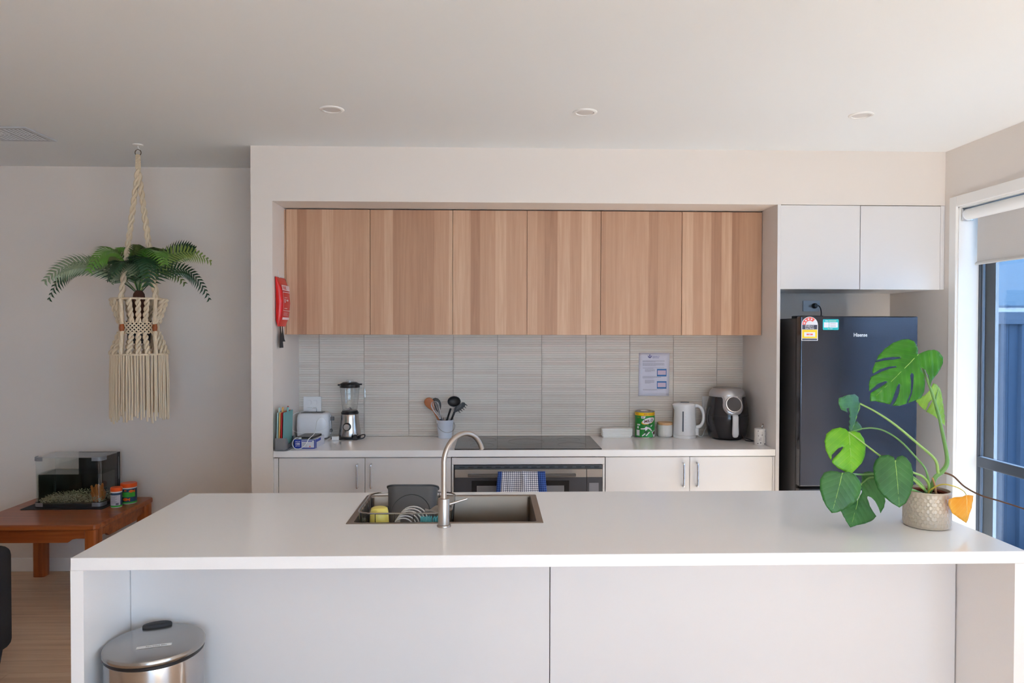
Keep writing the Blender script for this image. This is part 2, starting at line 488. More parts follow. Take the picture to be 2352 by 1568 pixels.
G().box(0.05, FX1 - FX0 - 0.05, 0.02, 0.026, 0.05, FZ - 0.05).build('pane', M_GLASS, w3)
# reveal lining and architrave of the window beside the fridge
g = G()
g.box(XW - 0.004, 2.866, W1Y1 - 0.008, W1Y1 + 0.006, W1Z0, W1Z1)
g.box(XW - 0.004, 2.866, W1Y0 - 0.006, W1Y0 + 0.008, W1Z0, W1Z1)
g.box(XW - 0.004, 2.866, W1Y0, W1Y1, W1Z1 - 0.008, W1Z1 + 0.006)
g.box(XW - 0.004, 2.866, W1Y0, W1Y1, W1Z0 - 0.006, W1Z0 + 0.008)
struct(g.build('trim_1', M_TRIM), 'white timber lining of the window opening')
g = G(); a = 0.062
g.box(XW - 0.018, XW, W1Y1, W1Y1 + a, 0, W1Z1 + a).box(XW - 0.018, XW, W1Y0 - a, W1Y0, 0, W1Z1 + a).box(XW - 0.018, XW, W1Y0, W1Y1, W1Z1, W1Z1 + a)
struct(g.build('trim_2', M_TRIM, bevel=0.003), 'white architrave around the window')
# outer rendered reveal
g = G().box(2.894, XO + 0.02, W1Y1 - 0.0, W1Y1 + 0.1, -0.32, W1Z1).box(2.894, XO + 0.02, W1Y0 - 0.1, W1Y0, -0.32, W1Z1)
struct(g.build('trim_3', mat('outside_render', (214, 218, 224), 0.9, bump=0.3, bscale=150)), 'white rendered outer reveal of the window')

# roller blind
bl = thing('roller_blind', 'grey fabric roller blind half lowered on a white tube above the window', 'blind', (2.793, 2.40, 2.30))
LB = 4.128 - 2.40
G().lathe([(0.030, 0), (0.033, 0.004), (0.033, LB - 0.004), (0.030, LB)], 24).mapped(lambda x, y, z: (x, z, y)).build('tube', M_WHITEM, bl, smooth=True)
fab = G()
rows_ = [(-0.005, 0.0), (-0.02, -0.01), (-0.10, -0.012), (-0.20, -0.012), (-0.285, -0.012)]
fab.add([p for z, x in rows_ for p in ((x + 0.035, 0.05, z), (x + 0.035, LB - 0.045, z))] + [p for z, x in rows_ for p in ((x + 0.036, 0.05, z), (x + 0.036, LB - 0.045, z))],
        [(2 * i, 2 * i + 1, 2 * i + 3, 2 * i + 2) for i in range(4)] + [(10 + 2 * i, 12 + 2 * i, 13 + 2 * i, 11 + 2 * i) for i in range(4)] + [(0, 10, 11, 1), (8, 9, 19, 18), (0, 2, 12, 10), (2, 4, 14, 12), (4, 6, 16, 14), (6, 8, 18, 16), (1, 11, 13, 3), (3, 13, 15, 5), (5, 15, 17, 7), (7, 17, 19, 9)])
fab.build('fabric', mat('blind_fabric', (206, 202, 200), 0.9, bump=0.5, bscale=500, var=0.06, vscale=350), bl)
G().tube([(0.024, 0.045, -0.29), (0.024, LB - 0.038, -0.29)], 0.013, 10, flat=0.6).build('bottom_rail', mat('blind_rail', (206, 204, 202), 0.5), bl, smooth=True)
G().box(-0.035, 0.03, LB + 0.002, LB + 0.01, -0.035, 0.04).build('bracket', M_CHROME, bl, bevel=0.002)
G().tube([(0, LB - 0.002, 0), (0, LB + 0.006, 0)], 0.035, 20).build('end_cap', M_WHITEP, bl)

# ------------------------------------------------------------------ outside
struct(G().box(XO, 3.62, -3.6, 5.4, 2.46, 2.62).box(-5, 3.62, -3.8, YF - 0.2, 2.46, 2.62).build('trim_4', mat('added_eave_white', (225, 225, 222), 0.8)), 'white eave added outside above the windows to block sun')  # unseen eave, added to shade the windows from direct sun
struct(G().box(XO, 14, -9, 14, -0.5, -0.32).box(-8, XO, -9, YF - 0.2, -0.5, -0.32).box(-8, XO, YB + 0.2, 14, -0.5, -0.32).build('ground_outside', mat('paving', (150, 148, 144), 0.9, var=0.1)), 'pale paving outside')
M_FENCE = mat('fence_steel', (42, 64, 90), 0.5, 0.0)
M_FCAP = mat('fence_cap', (60, 76, 98), 0.45)
fe = thing('steel_fence', 'blue grey corrugated steel fence seen through the window', 'fence', (3.05, 6.2, -0.32))
LF = 5.2
sheet = [(0, 0), (0.08, 0), (0.095, 0.03), (0.135, 0.03), (0.15, 0), (0.19, 0)]
pan = []
k = 0
shm = None
x = 0.0
while x < LF - 0.1:
    n = 4
    if shm is None:
        o2 = []
        for i in range(n): o2 += [(sx + i * 0.19, -sy) for sx, sy in sheet[:-1]]
        o2.append((n * 0.19 - 0.004, 0))
        o2 += [(n * 0.19 - 0.004, 0.006), (0, 0.006)]
        shm = G().prism(o2, 0.0, 2.06).build('fence_sheet', M_FENCE, fe, (0, 0, 0)).data
    else: link('fence_sheet', shm, fe, (x, 0, 0))
    x += n * 0.19
G().box(0, x, -0.045, 0.035, 2.07, 2.105).box(0, x, -0.045, -0.035, 2.0, 2.07).build('top_rail', M_FCAP, fe)
G().box(0, x, -0.055, 0.045, 2.145, 2.162).build('top_rail', M_FCAP, fe)
G().box(0, x, -0.012, 0.012, 2.105, 2.145).build('light_strip', mat('fence_light_strip', (225, 230, 238), 0.5), fe)
fs = thing('side_fence', 'pale unseen steel fence along the side boundary', 'fence', (5.6, -6, -0.32))
shm2 = shm.copy(); shm2.materials.clear(); shm2.materials.append(mat('side_fence_pale', (168, 182, 200), 0.5))  # unseen fence, made pale to reflect light onto fridge and island
for i in range(15):
    link('fence_sheet', shm2, fs, (0, i * 0.76, 0), (0, 0, PI / 2))
nb = thing('neighbour_house', 'pale blue wall of a neighbouring house above the fence', 'house', (2.0, 9.0, -0.32))
G().box(0, 9, 0, 0.3, 0, 4.6).build('wall', mat('neighbour_blue', (98, 120, 140), 0.8), nb)
G().box(-0.2, 9.2, -0.5, 0.4, 4.6, 4.75).build('eave', mat('eave_grey', (120, 130, 145), 0.7), nb)

# ------------------------------------------------------------------ ceiling fittings
def downlight(x, label):
    t = thing('downlight', label, 'light', (x, 3.565, CZ), 0, 'recessed ceiling downlights')
    G().lathe([(0.060, 0), (0.060, -0.002), (0.057, -0.005), (0.046, -0.0055), (0.043, -0.001), (0.043, 0)], 32, c0=False, c1=False).build('rim', M_TRIM, t, smooth=True, ang=50)
    G().lathe([(0.043, -0.001), (0.041, -0.0025), (0.02, -0.0012), (0.001, -0.0008)], 32, c0=False).build('lens', mat('downlight_lens', (214, 208, 205), 0.4), t, smooth=True)
downlight(-0.784, 'white recessed downlight in the ceiling, leftmost of the three')
downlight(0.465, 'white recessed downlight in the ceiling, middle of the three')
downlight(1.856, 'white recessed downlight in the ceiling, rightmost, above the fridge')

vt = thing('ceiling_vent', 'white slatted air vent set in the ceiling at the left', 'vent', (-2.645, 4.066, CZ))
vw, vd = 0.155, 0.14
M_VENT = mat('vent_white', (196, 198, 204), 0.4)
g = G().box(-vw, -vw + 0.03, -vd, vd, -0.008, 0).box(vw - 0.03, vw, -vd, vd, -0.008, 0).box(-vw + 0.03, vw - 0.03, -vd, -vd + 0.03, -0.008, 0).box(-vw + 0.03, vw - 0.03, vd - 0.03, vd, -0.008, 0)
g.build('frame', M_VENT, vt, bevel=0.003)
G().box(-vw + 0.02, vw - 0.02, -vd + 0.02, vd - 0.02, -0.0008, 0).build('backing', mat('vent_dark', (70, 72, 80), 0.8), vt)
G().box(-0.006, 0.006, -vd + 0.03, vd - 0.03, -0.008, 0).box(-vw + 0.03, vw - 0.03, -0.004, 0.004, -0.007, -0.0008).build('divider', M_VENT, vt)
sm = None
for i in range(10):
    x = -0.112 + i * 0.0225 + (0.012 if i >= 5 else 0)
    if sm is None:
        s_ = G().box(0, 0.0095, -vd + 0.032, vd - 0.032, -0.007, -0.0055); s_.v = [(a + (c + 0.007) * 3, b, c) for a, b, c in s_.v]
        sm = s_.build('slat', mat('slat_white', (236, 239, 246), 0.4), vt, (x, 0, 0)).data
    else: link('slat', sm, vt, (x, 0, 0))
# ------------------------------------------------------------------ kitchen joinery
g = G().box(XN1 + 0.001, XN2 - 0.001, BF, YB - 0.011, 0.86, H)
tag(g.build('kitchen_worktop', M_STONE, bevel=0.002), 'white stone worktop along the splashback wall, carrying the small appliances', 'worktop')

def dhandle(parent, x, y, z0, z1):
    p = bez([(0, 0, z0), (0, -0.022, z0 + 0.001), (0, -0.028, z0 + 0.008), (0, -0.028, (z0 + z1) / 2), (0, -0.028, z1 - 0.008), (0, -0.022, z1 - 0.001), (0, 0, z1)], 5)
    return G().tube([(x, y + b, c) for a, b, c in p], 0.0058, 10).build('handle', M_CHROME, parent, smooth=True)
DY = BF + 0.016      # base door faces
def base_cab(name, label, x0, xm, x1, hx):
    t = thing(name, label, 'cabinet', ((x0 + x1) / 2, DY, 0)); c = (x0 + x1) / 2
    G().box(x0 - c + 0.002, x1 - c - 0.002, 0.02, YB - DY - 0.02, 0.1, 0.858).build('body', M_CAB, t)
    G().box(x0 - c + 0.002, x1 - c - 0.002, 0.06, 0.075, 0, 0.1).build('kickboard', M_CAB, t)
    for (a, b, h) in ((x0, xm, hx[0]), (xm, x1, hx[1])):
        d = G().box(a - c + 0.0015, b - c - 0.0015, 0, 0.018, 0.11, 0.852).build('door', M_CAB, t, bevel=0.0012)
        dhandle(d, h - c, 0, 0.677, 0.816)
base_cab('base_cabinet', 'white two door base cabinet left of the oven', -1.263, -0.752, -0.238, (-0.796, -0.714))
base_cab('base_cabinet', 'white two door base cabinet right of the oven, beside the fridge panel', 0.690, 1.203, 1.710, (1.161, 1.246))
tag(G().box(XN1 + 0.001, -1.2655, DY, DY + 0.018, 0, 0.852).build('filler_strip', M_CAB), 'narrow white filler strip against the left wing wall', 'panel')
tag(G().box(1.7125, XN2 - 0.001, DY + 0.004, DY + 0.022, 0, 0.852).build('filler_strip', M_CAB), 'narrow white filler strip against the fridge side panel', 'panel')
ov_h = thing('oven_housing', 'white cabinet surround framing the built-in oven', 'cabinet', (0.226, DY, 0))
G().box(-0.4605, 0.4605, 0, 0.018, 0.811, 0.852).build('top_rail', M_CAB, ov_h, bevel=0.001)
G().box(-0.4605, -0.449, 0, 0.5, 0, 0.8095).build('side_panel', M_CAB, ov_h)
G().box(0.449, 0.4605, 0, 0.5, 0, 0.8095).build('side_panel', M_CAB, ov_h)
G().box(-0.449, 0.449, 0, 0.5, 0, 0.19).build('bottom_panel', M_CAB, ov_h)

# oven
ov = thing('oven', 'wide black glass and steel built-in oven with a towel on its handle', 'oven', (0.2255, DY - 0.004, 0.2))
OX0, OX1, OS = -0.4445, 0.4455, 0.350
M_OVG = mat('oven_glass', (66, 67, 73), 0.15, spec=0.6)
M_OVS = mat('oven_steel', (164, 154, 146), 0.4, 0.2)
G().box(OX0, OX1, 0.012, 0.48, 0, 0.605).build('body', M_BLACK, ov)
v_ = G().box(OX0, OX1, 0.004, 0.012, 0.585, 0.606).build('vent_strip', mat('oven_vent', (76, 82, 90), 0.4), ov)
for i in range(16):
    G().box(OX0 + 0.03 + i * 0.054, OX0 + 0.062 + i * 0.054, 0.002, 0.004, 0.592, 0.598).build('vent_slot', M_BLACK, v_)
d_ = G().box(OX0, OS, -0.006, 0.010, 0.03, 0.534).build('door', M_OVG, ov, bevel=0.001)
G().box(OX0 + 0.004, OS - 0.002, -0.008, 0.008, 0.535, 0.583).build('steel_band', M_OVS, ov)
G().frame(-0.34, 0.245, 0.1, 0.515, 0.03, -0.0068, -0.006).build('window_border', mat('oven_border', (20, 20, 23), 0.2), d_)
G().box(-0.31, 0.215, -0.0066, -0.006, 0.13, 0.485).build('window_panel', mat('oven_window', (124, 124, 130), 0.3), d_)
hd = G().box(-0.362, 0.282, -0.048, -0.026, 0.545, 0.562).build('handle', mat('oven_handle', (92, 88, 86), 0.4, 0.2), ov, bevel=0.004)
G().box(-0.34, -0.32, -0.03, -0.008, 0.545, 0.56).box(0.24, 0.26, -0.03, -0.008, 0.545, 0.56).build('handle_post', M_OVS, hd)
p_ = G().box(OS + 0.002, OX1, -0.006, 0.010, 0.03, 0.534).build('side_door', M_OVG, ov, bevel=0.001)
G().box(OS + 0.002, OX1, -0.008, 0.008, 0.535, 0.583).build('steel_band', M_OVS, ov)
G().box(OS + 0.016, OX1 - 0.022, -0.0066, -0.006, 0.13, 0.50).build('window_panel', mat('oven_side_window', (130, 130, 138), 0.3), p_)

# cooktop
ck = thing('cooktop', 'black glass induction cooktop set into the white worktop', 'cooktop', (0.225, 4.545, H))
G().box(-0.443, 0.443, -0.255, 0.255, 0.0002, 0.006).build('glass_plate', mat('cooktop_glass', (34, 34, 38), 0.09, spec=0.8), ck, bevel=0.0015)
for (x, y, rad) in ((-0.28, 0.1, 0.09), (-0.28, -0.11, 0.075), (0, 0.02, 0.115), (0.28, 0.1, 0.075), (0.28, -0.11, 0.09)):
    G().lathe([(rad, 0.0061), (rad - 0.002, 0.0063)], 40, (x, y, 0), c0=False, c1=False).build('cooking_zone', mat('zone_mark', (70, 70, 74), 0.2), ck)

# oak overhead cupboards
UF, UZ0, UZ1 = 4.517, 1.588, 2.372
seams = [-1.279, -0.757, -0.241, 0.226, 0.692, 1.207, 1.7205]
ulab = ['oak veneer overhead cupboard at the left, beside the fire blanket', 'oak veneer overhead cupboard in the middle, above the cooktop', 'oak veneer overhead cupboard at the right, above the kettle']
for i in range(3):
    a, m_, b = seams[2 * i:2 * i + 3]; c = (a + b) / 2
    t = thing('overhead_cupboard', ulab[i], 'cupboard', (c, UF, UZ0), 0, 'oak overhead cupboards')
    G().box(a - c + 0.001, b - c - 0.001, 0.0185, YB - UF - 0.012, 0.004, UZ1 - UZ0 - 0.006).build('body', M_OAK, t)
    for (p, q) in ((a, m_), (m_, b)):
        w = q - p
        G().box(0, w - 0.0028, 0, 0.018, 0, UZ1 - UZ0 - 0.004).build('door', M_OAK, t, (p - c + 0.0014, 0, 0), bevel=0.0008)
tag(G().box(XN1 + 0.0005, -1.281, UF + 0.004, UF + 0.022, UZ0, UZ1 - 0.004).build('filler_strip', M_OAK), 'thin oak filler strip at the left end of the overhead cupboards', 'panel')

# fridge side panel and cupboard over the fridge
tag(G().box(XN2, 1.742, BF - 0.004, YB - 0.001, 0, 2.3755).build('fridge_side_panel', M_CAB, bevel=0.001), 'tall white panel between the worktop and the fridge', 'panel')
oc = thing('fridge_cupboard', 'white two door cupboard hung above the fridge', 'cupboard', (2.235, BF, 1.868))
G().box(-0.49, 0.512, 0.019, 0.55, 0.004, 0.503).build('body', M_CAB, oc)
G().box(-0.4915, -0.008, 0, 0.018, 0, 0.505).build('door', M_CAB, oc, bevel=0.0012)
G().box(-0.005, 0.485, -0.003, 0.015, -0.001, 0.5035).build('door', M_CAB, oc, bevel=0.0012)
G().box(0.488, 0.5125, 0, 0.018, 0, 0.507).build('filler_strip', M_CAB, oc)

# ------------------------------------------------------------------ island
IX0, IX1, IY0, IY1 = -1.317, 1.747, 2.275, 3.169
IT = thing('island_worktop', 'white stone island bench with waterfall ends, nearest the camera', 'worktop', (0.215, 2.72, 0))
cx, cy = 0.215, 2.72
SX0, SX1, SY0, SY1 = -0.533, 0.193, 2.653, 3.104
def slab(hx0, hx1, hy0, hy1):
    # top plate with a square cut-out as one watertight mesh
    xs = [IX0 - cx, hx0 - cx, hx1 - cx, IX1 - cx]; ys = [IY0 - cy, hy0 - cy, hy1 - cy, IY1 - cy]
    g = G(); v = []; f = []
    for z in (0.86, H):
        for y in ys:
            for x in xs: v.append((x, y, z))
    def id(i, j, k): return k * 16 + j * 4 + i
    for j in range(3):
        for i in range(3):
            if i == 1 and j == 1: continue
            f.append((id(i, j, 1), id(i + 1, j, 1), id(i + 1, j + 1, 1), id(i, j + 1, 1)))
            f.append((id(i, j, 0), id(i, j + 1, 0), id(i + 1, j + 1, 0), id(i + 1, j, 0)))
    for i in range(3):
        f.append((id(i, 0, 0), id(i + 1, 0, 0), id(i + 1, 0, 1), id(i, 0, 1)))
        f.append((id(i, 3, 0), id(i, 3, 1), id(i + 1, 3, 1), id(i + 1, 3, 0)))
        f.append((id(0, i, 0), id(0, i, 1), id(0, i + 1, 1), id(0, i + 1, 0)))
        f.append((id(3, i, 0), id(3, i + 1, 0), id(3, i + 1, 1), id(3, i, 1)))
    f += [(id(1, 1, 0), id(1, 1, 1), id(2, 1, 1), id(2, 1, 0)), (id(1, 2, 0), id(2, 2, 0), id(2, 2, 1), id(1, 2, 1)),
          (id(1, 1, 0), id(1, 2, 0), id(1, 2, 1), id(1, 1, 1)), (id(2, 1, 0), id(2, 1, 1), id(2, 2, 1), id(2, 2, 0))]
    return g.add(v, f)
slab(SX0, SX1, SY0, SY1).build('top', M_STONE, IT, bevel=0.002)
G().box(IX0 - cx, IX0 - cx + 0.04, IY0 - cy, IY1 - cy, 0, 0.86).build('end_panel', M_STONE, IT)
G().box(IX1 - cx - 0.04, IX1 - cx, IY0 - cy, IY1 - cy, 0, 0.86).build('end_panel', M_STONE, IT)
ic = thing('island_cabinet', 'white panelled cabinet under the island bench, behind the bin', 'cabinet', (0.215, 2.565, 0))
for a, b in ((-1.492 + 0.002, -0.0032), (-0.0002, 1.492 - 0.004)):
    G().box(a, b, 0, 0.018, 0.0, 0.858).build('front_panel', M_CAB, ic, bevel=0.001)
G().box(-1.488, 1.486, 0.03, 0.04, 0.05, 0.858).build('back_board', M_GAP, ic)
G().box(-1.49, -1.472, 0.04, 0.56, 0.1, 0.858).box(1.472, 1.488, 0.04, 0.56, 0.1, 0.858).box(-1.472, 1.472, 0.04, 0.56, 0.1, 0.118).box(-1.49, 1.488, 0.545, 0.562, 0.1, 0.857).build('body', M_CAB, ic)

# sink
sk = thing('kitchen_sink', 'rectangular stainless steel sink set into the island bench', 'sink', (-0.17, 2.8785, H))
W_, D_ = 0.732, 0.456
sg = G()
rings = [(rr(W_, D_, 0.004, 3), 0.0003), (rr(W_ - 0.002, D_ - 0.002, 0.004, 3), 0.0022), (rr(W_ - 0.050, D_ - 0.036, 0.012, 3), 0.0016), (rr(W_ - 0.054, D_ - 0.040, 0.014, 3), -0.004), (rr(W_ - 0.056, D_ - 0.042, 0.016, 3), -0.19), (rr(W_ - 0.10, D_ - 0.09, 0.016, 3), -0.205)]
sg.loft([[(x, y, z) for x, y in r_] for r_, z in rings], False, True)
sg.build('bowl', M_SINK, sk, smooth=True, ang=25)
G().lathe([(0.045, -0.2045), (0.045, -0.2025), (0.03, -0.2035), (0.001, -0.2038)], 24, c0=False).build('drain', M_CHROME, sk, smooth=True)

# tap
tp = thing('kitchen_tap', 'brushed nickel gooseneck mixer tap on the near side of the sink', 'tap', (-0.1715, 2.615, H))
G().lathe([(0.0255, 0.0003), (0.0255, 0.005), (0.0245, 0.0065), (0.0215, 0.0075)], 32).build('base_ring', M_NICKEL, tp, smooth=True)
G().lathe([(0.0205, 0.0075), (0.0215, 0.0085), (0.0215, 0.100), (0.0205, 0.1025), (0.012, 0.103)], 32).build('body', M_NICKEL, tp, smooth=True)
pts = [(0, 0, 0.10), (0, 0, 0.15), (0, 0, 0.2)] + [(0.1 * (1 - math.cos(t)) * 0.70, 0.1 * (1 - math.cos(t)) * 0.714, 0.229 + 0.1 * math.sin(t)) for t in [math.radians(a) for a in range(0, 168, 6)]]
G().tube(pts, 0.0098, 16).build('spout', M_NICKEL, tp, smooth=True)
G().tube([(0.016, 0, 0.080), (0.024, 0.002, 0.0815), (0.085, 0.012, 0.098)], [0.0052, 0.004, 0.0034], 10).build('lever', M_NICKEL, tp, smooth=True)

# ------------------------------------------------------------------ fridge
FX, FY = 1.785, 4.085
fr = thing('fridge', 'dark steel fridge with energy label and teal sticker beside the window', 'fridge', (FX, FY, 0))
FW, FZt = 0.688, 1.702
M_FR = mat('fridge_dark_steel', (70, 71, 78), 0.17, 0.9)
M_FRS = mat('fridge_side', (58, 58, 62), 0.45, 0.2)
G().box(0.004, FW - 0.004, 0.075, 0.70, 0.03, FZt - 0.012).build('body', M_FRS, fr, bevel=0.004)
G().box(0.012, FW - 0.012, 0.055, 0.076, 0.06, FZt - 0.02).build('door_seal', M_BLACK, fr)
d1 = G().box(0, FW, 0, 0.056, 0.715, FZt).build('door', M_FR, fr, bevel=0.007, seg=3)
d2 = G().box(0, FW, 0, 0.056, 0.05, 0.702).build('freezer_door', M_FR, fr, bevel=0.007, seg=3)
G().box(0.03, 0.16, 0.06, 0.2, FZt - 0.012, FZt + 0.004).build('hinge_cover', M_BLACK, fr, bevel=0.003)
def ff(y): return lambda a, b: (a, y, b)
g = G(); tex_on(g, text('Hisense', 0.030, 0.012, width=0.079), ff(-0.0008), 0.35, 1.594)
lab(g.build('brand_lettering', mat('logo_silver', (220, 222, 226), 0.3), d1), 'silver brand lettering')
# energy label
def arch(x0, x1, z0, z1, n=14):
    r_ = (x1 - x0) / 2; c_ = (x0 + x1) / 2
    return [(x0, z0), (x1, z0)] + [(c_ + r_ * math.cos(PI * i / n), z1 - r_ + r_ * math.sin(PI * i / n)) for i in range(n + 1)]
M_STW = mat('sticker_white', (226, 224, 230), 0.4); M_RED = mat('sticker_red', (232, 84, 72), 0.4); M_YEL = mat('sticker_yellow', (246, 206, 20), 0.4); M_NAVY = mat('sticker_navy', (62, 64, 84), 0.4)
es = G().loft([[(a, -0.0001, b) for a, b in arch(0.004, 0.100, 1.560, 1.698)], [(a, -0.0006, b) for a, b in arch(0.004, 0.100, 1.560, 1.698)]]).build('energy_label', M_STW, d1)
lab(es, 'star energy rating label')
ec, er = (0.052, 1.652), 0.044
def ring_sector(c, ro, ri, a0, a1, n=12):
    return [(c[0] + ro * math.cos(a0 + (a1 - a0) * i / n), c[1] + ro * math.sin(a0 + (a1 - a0) * i / n)) for i in range(n + 1)] + [(c[0] + ri * math.cos(a1 + (a0 - a1) * i / n), c[1] + ri * math.sin(a1 + (a0 - a1) * i / n)) for i in range(n + 1)]
shape_on(G(), ring_sector(ec, 0.043, 0.023, math.radians(45), PI), ff(-0.0008), 0.01).build('star_band', M_RED, es)
def star(c, r_):
    return [(c[0] + (r_ if i % 2 == 0 else r_ * 0.42) * math.sin(PI * i / 5), c[1] + (r_ if i % 2 == 0 else r_ * 0.42) * math.cos(PI * i / 5)) for i in range(10)]
g = G()
for a in (72, 103, 134, 163):
    q = math.radians(a); shape_on(g, star((ec[0] + 0.033 * math.cos(q), ec[1] + 0.033 * math.sin(q)), 0.008), ff(-0.0011), 0.006)
g.build('stars', M_STW, es)
shape_on(G(), rect(0.008, 0.096, 1.625, 1.651), ff(-0.0008)).build('title_band', M_NAVY, es)
g = G(); tex_on(g, text('ENERGY', 0.013, 0.01, width=0.052), ff(-0.0011), 0.052, 1.6442); tex_on(g, text('RATING', 0.013, 0.01, width=0.050), ff(-0.0011), 0.052, 1.6315)
g.build('title_lettering', M_STW, es)
shape_on(G(), rect(0.008, 0.096, 1.574, 1.623), ff(-0.0008)).build('yellow_field', M_YEL, es)
shape_on(G(), rect(0.020, 0.084, 1.583, 1.609), ff(-0.0010)).build('figure_field', M_STW, es)
shape_on(G(), rect(0.034, 0.070, 1.592, 1.600), ff(-0.0012)).build('figure_bar', M_RED, es)
g = G(); tex_on(g, text('367', 0.007, 0.01, width=0.014), ff(-0.0014), 0.052, 1.596); g.build('figure_lettering', M_STW, es)
shape_on(G(), rect(0.008, 0.096, 1.563, 1.572), ff(-0.0008)).build('foot_band', M_NAVY, es)
st = G().loft([[(a, -0.0001, b) for a, b in rr(0.093, 0.062, 0.005, 3, 0.175, 1.653)], [(a, -0.0006, b) for a, b in rr(0.093, 0.062, 0.005, 3, 0.175, 1.653)]]).build('connect_sticker', mat('sticker_teal', (30, 182, 188), 0.4), d1)
lab(st, 'teal product sticker')
shape_on(G(), rr(0.029, 0.030, 0.002, 2, 0.149, 1.651), ff(-0.0008)).build('blank_field', M_STW, st)
shape_on(G(), rr(0.050, 0.030, 0.002, 2, 0.191, 1.651), ff(-0.0008)).build('note_field', M_STW, st)
g = G(); tex_on(g, text('Get', 0.010, 0.01, width=0.016), ff(-0.0008), 0.151, 1.675); g.build('lettering', M_STW, st)
g = G(); tex_on(g, text('connected', 0.010, 0.01, width=0.044), ff(-0.0008), 0.184, 1.675); tex_on(g, text('To', 0.008, 0.01, width=0.010), ff(-0.0008), 0.162, 1.629); g.build('lettering', mat('sticker_cream', (245, 214, 150), 0.4), st)
g = G(); tex_on(g, text('win', 0.008, 0.01, width=0.016), ff(-0.0008), 0.178, 1.629); g.build('lettering', M_STW, st)
g = G()
for zz in (1.660, 1.655, 1.646, 1.642): shape_on(g, rect(0.172, 0.205, zz, zz + 0.0016), ff(-0.0010))
g.build('small_print', mat('print_grey', (150, 150, 158), 0.5), st)

# ------------------------------------------------------------------ power points
def rocker(parent, x, z, y=-0.011):
    return G().prism(rr(0.028, 0.028, 0.007, 3, x, z), 0.0, 0.003, lambda a, b, c: (a, y - c, b)).build('switch', M_WHITEP, parent, bevel=0.0006)
def slots(parent, x, z):
    g = G()
    for dx, dz, a in ((-0.006, 0.004, 0.5), (0.006, 0.004, -0.5), (0, -0.007, 0)):
        q = rot2(rect(-0.0011, 0.0011, -0.0035, 0.0035), a); shape_on(g, [(u + x + dx, v + z + dz) for u, v in q], ff(-0.0113))
    g.build('socket_slots', M_GREYP, parent)
def plate(parent, w, h, m=M_WHITEP):
    return G().prism(rr(w, h, 0.004, 3), 0, 0.011, lambda a, b, c: (a, -c, b)).build('plate', m, parent, bevel=0.001)
o1 = thing('power_outlet', 'white double power outlet above the toaster, adaptor and plug fitted', 'power outlet', (-1.1995, YB - 0.0134, 1.110))
pl_ = plate(o1, 0.118, 0.118)
rocker(pl_, -0.02, 0.019); rocker(pl_, 0.018, 0.019)
slots(pl_, 0.018, -0.018)
pg = thing('plug_adaptor', 'small square white plug in the outlet above the toaster', 'plug', (-1.1815, YB - 0.0245, 1.078))
G().prism(rr(0.028, 0.028, 0.004, 3), 0.0006, 0.032, lambda a, b, c: (a, -c, b)).build('housing', M_WHITEP, pg, bevel=0.002)
G().prism(rr(0.04, 0.03, 0.006, 3, -0.034, 0.004), 0.0006, 0.018, lambda a, b, c: (a, -c, b)).build('plug_head', M_WHITEP, pg, bevel=0.002)
o2_ = thing('power_outlet', 'white power outlet between the kettle and the air fryer', 'power outlet', (1.501, YB - 0.0134, 1.110))
pl2 = plate(o2_, 0.118, 0.118)
rocker(pl2, -0.022, 0.020); rocker(pl2, 0.020, 0.020); slots(pl2, 0.020, -0.02)
kp = thing('kettle_plug', 'white plug with a cord leading to the kettle', 'plug', (1.480, YB - 0.0245, 1.085))
G().lathe([(0.017, 0.0006), (0.019, 0.004), (0.019, 0.016), (0.012, 0.026)], 20).mapped(lambda a, b, c: (a, -c, b)).build('plug_head', M_WHITEP, kp, smooth=True)
G().tube(bez([(0.0, -0.022, -0.004), (0.008, -0.03, -0.01), (0.004, -0.032, -0.05), (-0.012, -0.037, -0.10), (-0.036, -0.04, -0.15), (-0.05, -0.05, -0.176), (-0.062, -0.06, -0.181), (-0.078, -0.07, -0.178), (-0.09, -0.075, -0.17)], 8), 0.003, 8).build('cord', M_WHITEP, kp, smooth=True)
o3 = thing('power_outlet', 'silver grey single power outlet above the fridge with a black plug', 'power outlet', (2.197, YB - 0.0005, 1.787))
pl3 = plate(o3, 0.116, 0.074, mat('outlet_grey', (190, 198, 208), 0.25))
G().lathe([(0.009, 0.011), (0.009, 0.0125), (0.001, 0.0127)], 16, (-0.013, 0, 0)).mapped(lambda a, b, c: (a, -c, b)).build('switch', mat('switch_grey', (170, 176, 184), 0.4), pl3, smooth=True)
fp = thing('fridge_plug', 'black round plug and cord behind the fridge top', 'plug', (2.214, YB - 0.012, 1.788))
G().lathe([(0.018, 0.0006), (0.019, 0.003), (0.018, 0.02), (0.011, 0.03)], 20).mapped(lambda a, b, c: (a, -c, b)).build('plug_head', M_BLACK, fp, smooth=True)
G().tube(bez([(0.004, -0.022, 0), (0.018, -0.026, 0), (0.030, -0.03, -0.016), (0.034, -0.035, -0.05), (0.028, -0.04, -0.085), (0.02, -0.04, -0.14), (0.02, -0.03, -0.3)], 8), 0.0036, 8).build('cord', M_BLACK, fp, smooth=True)
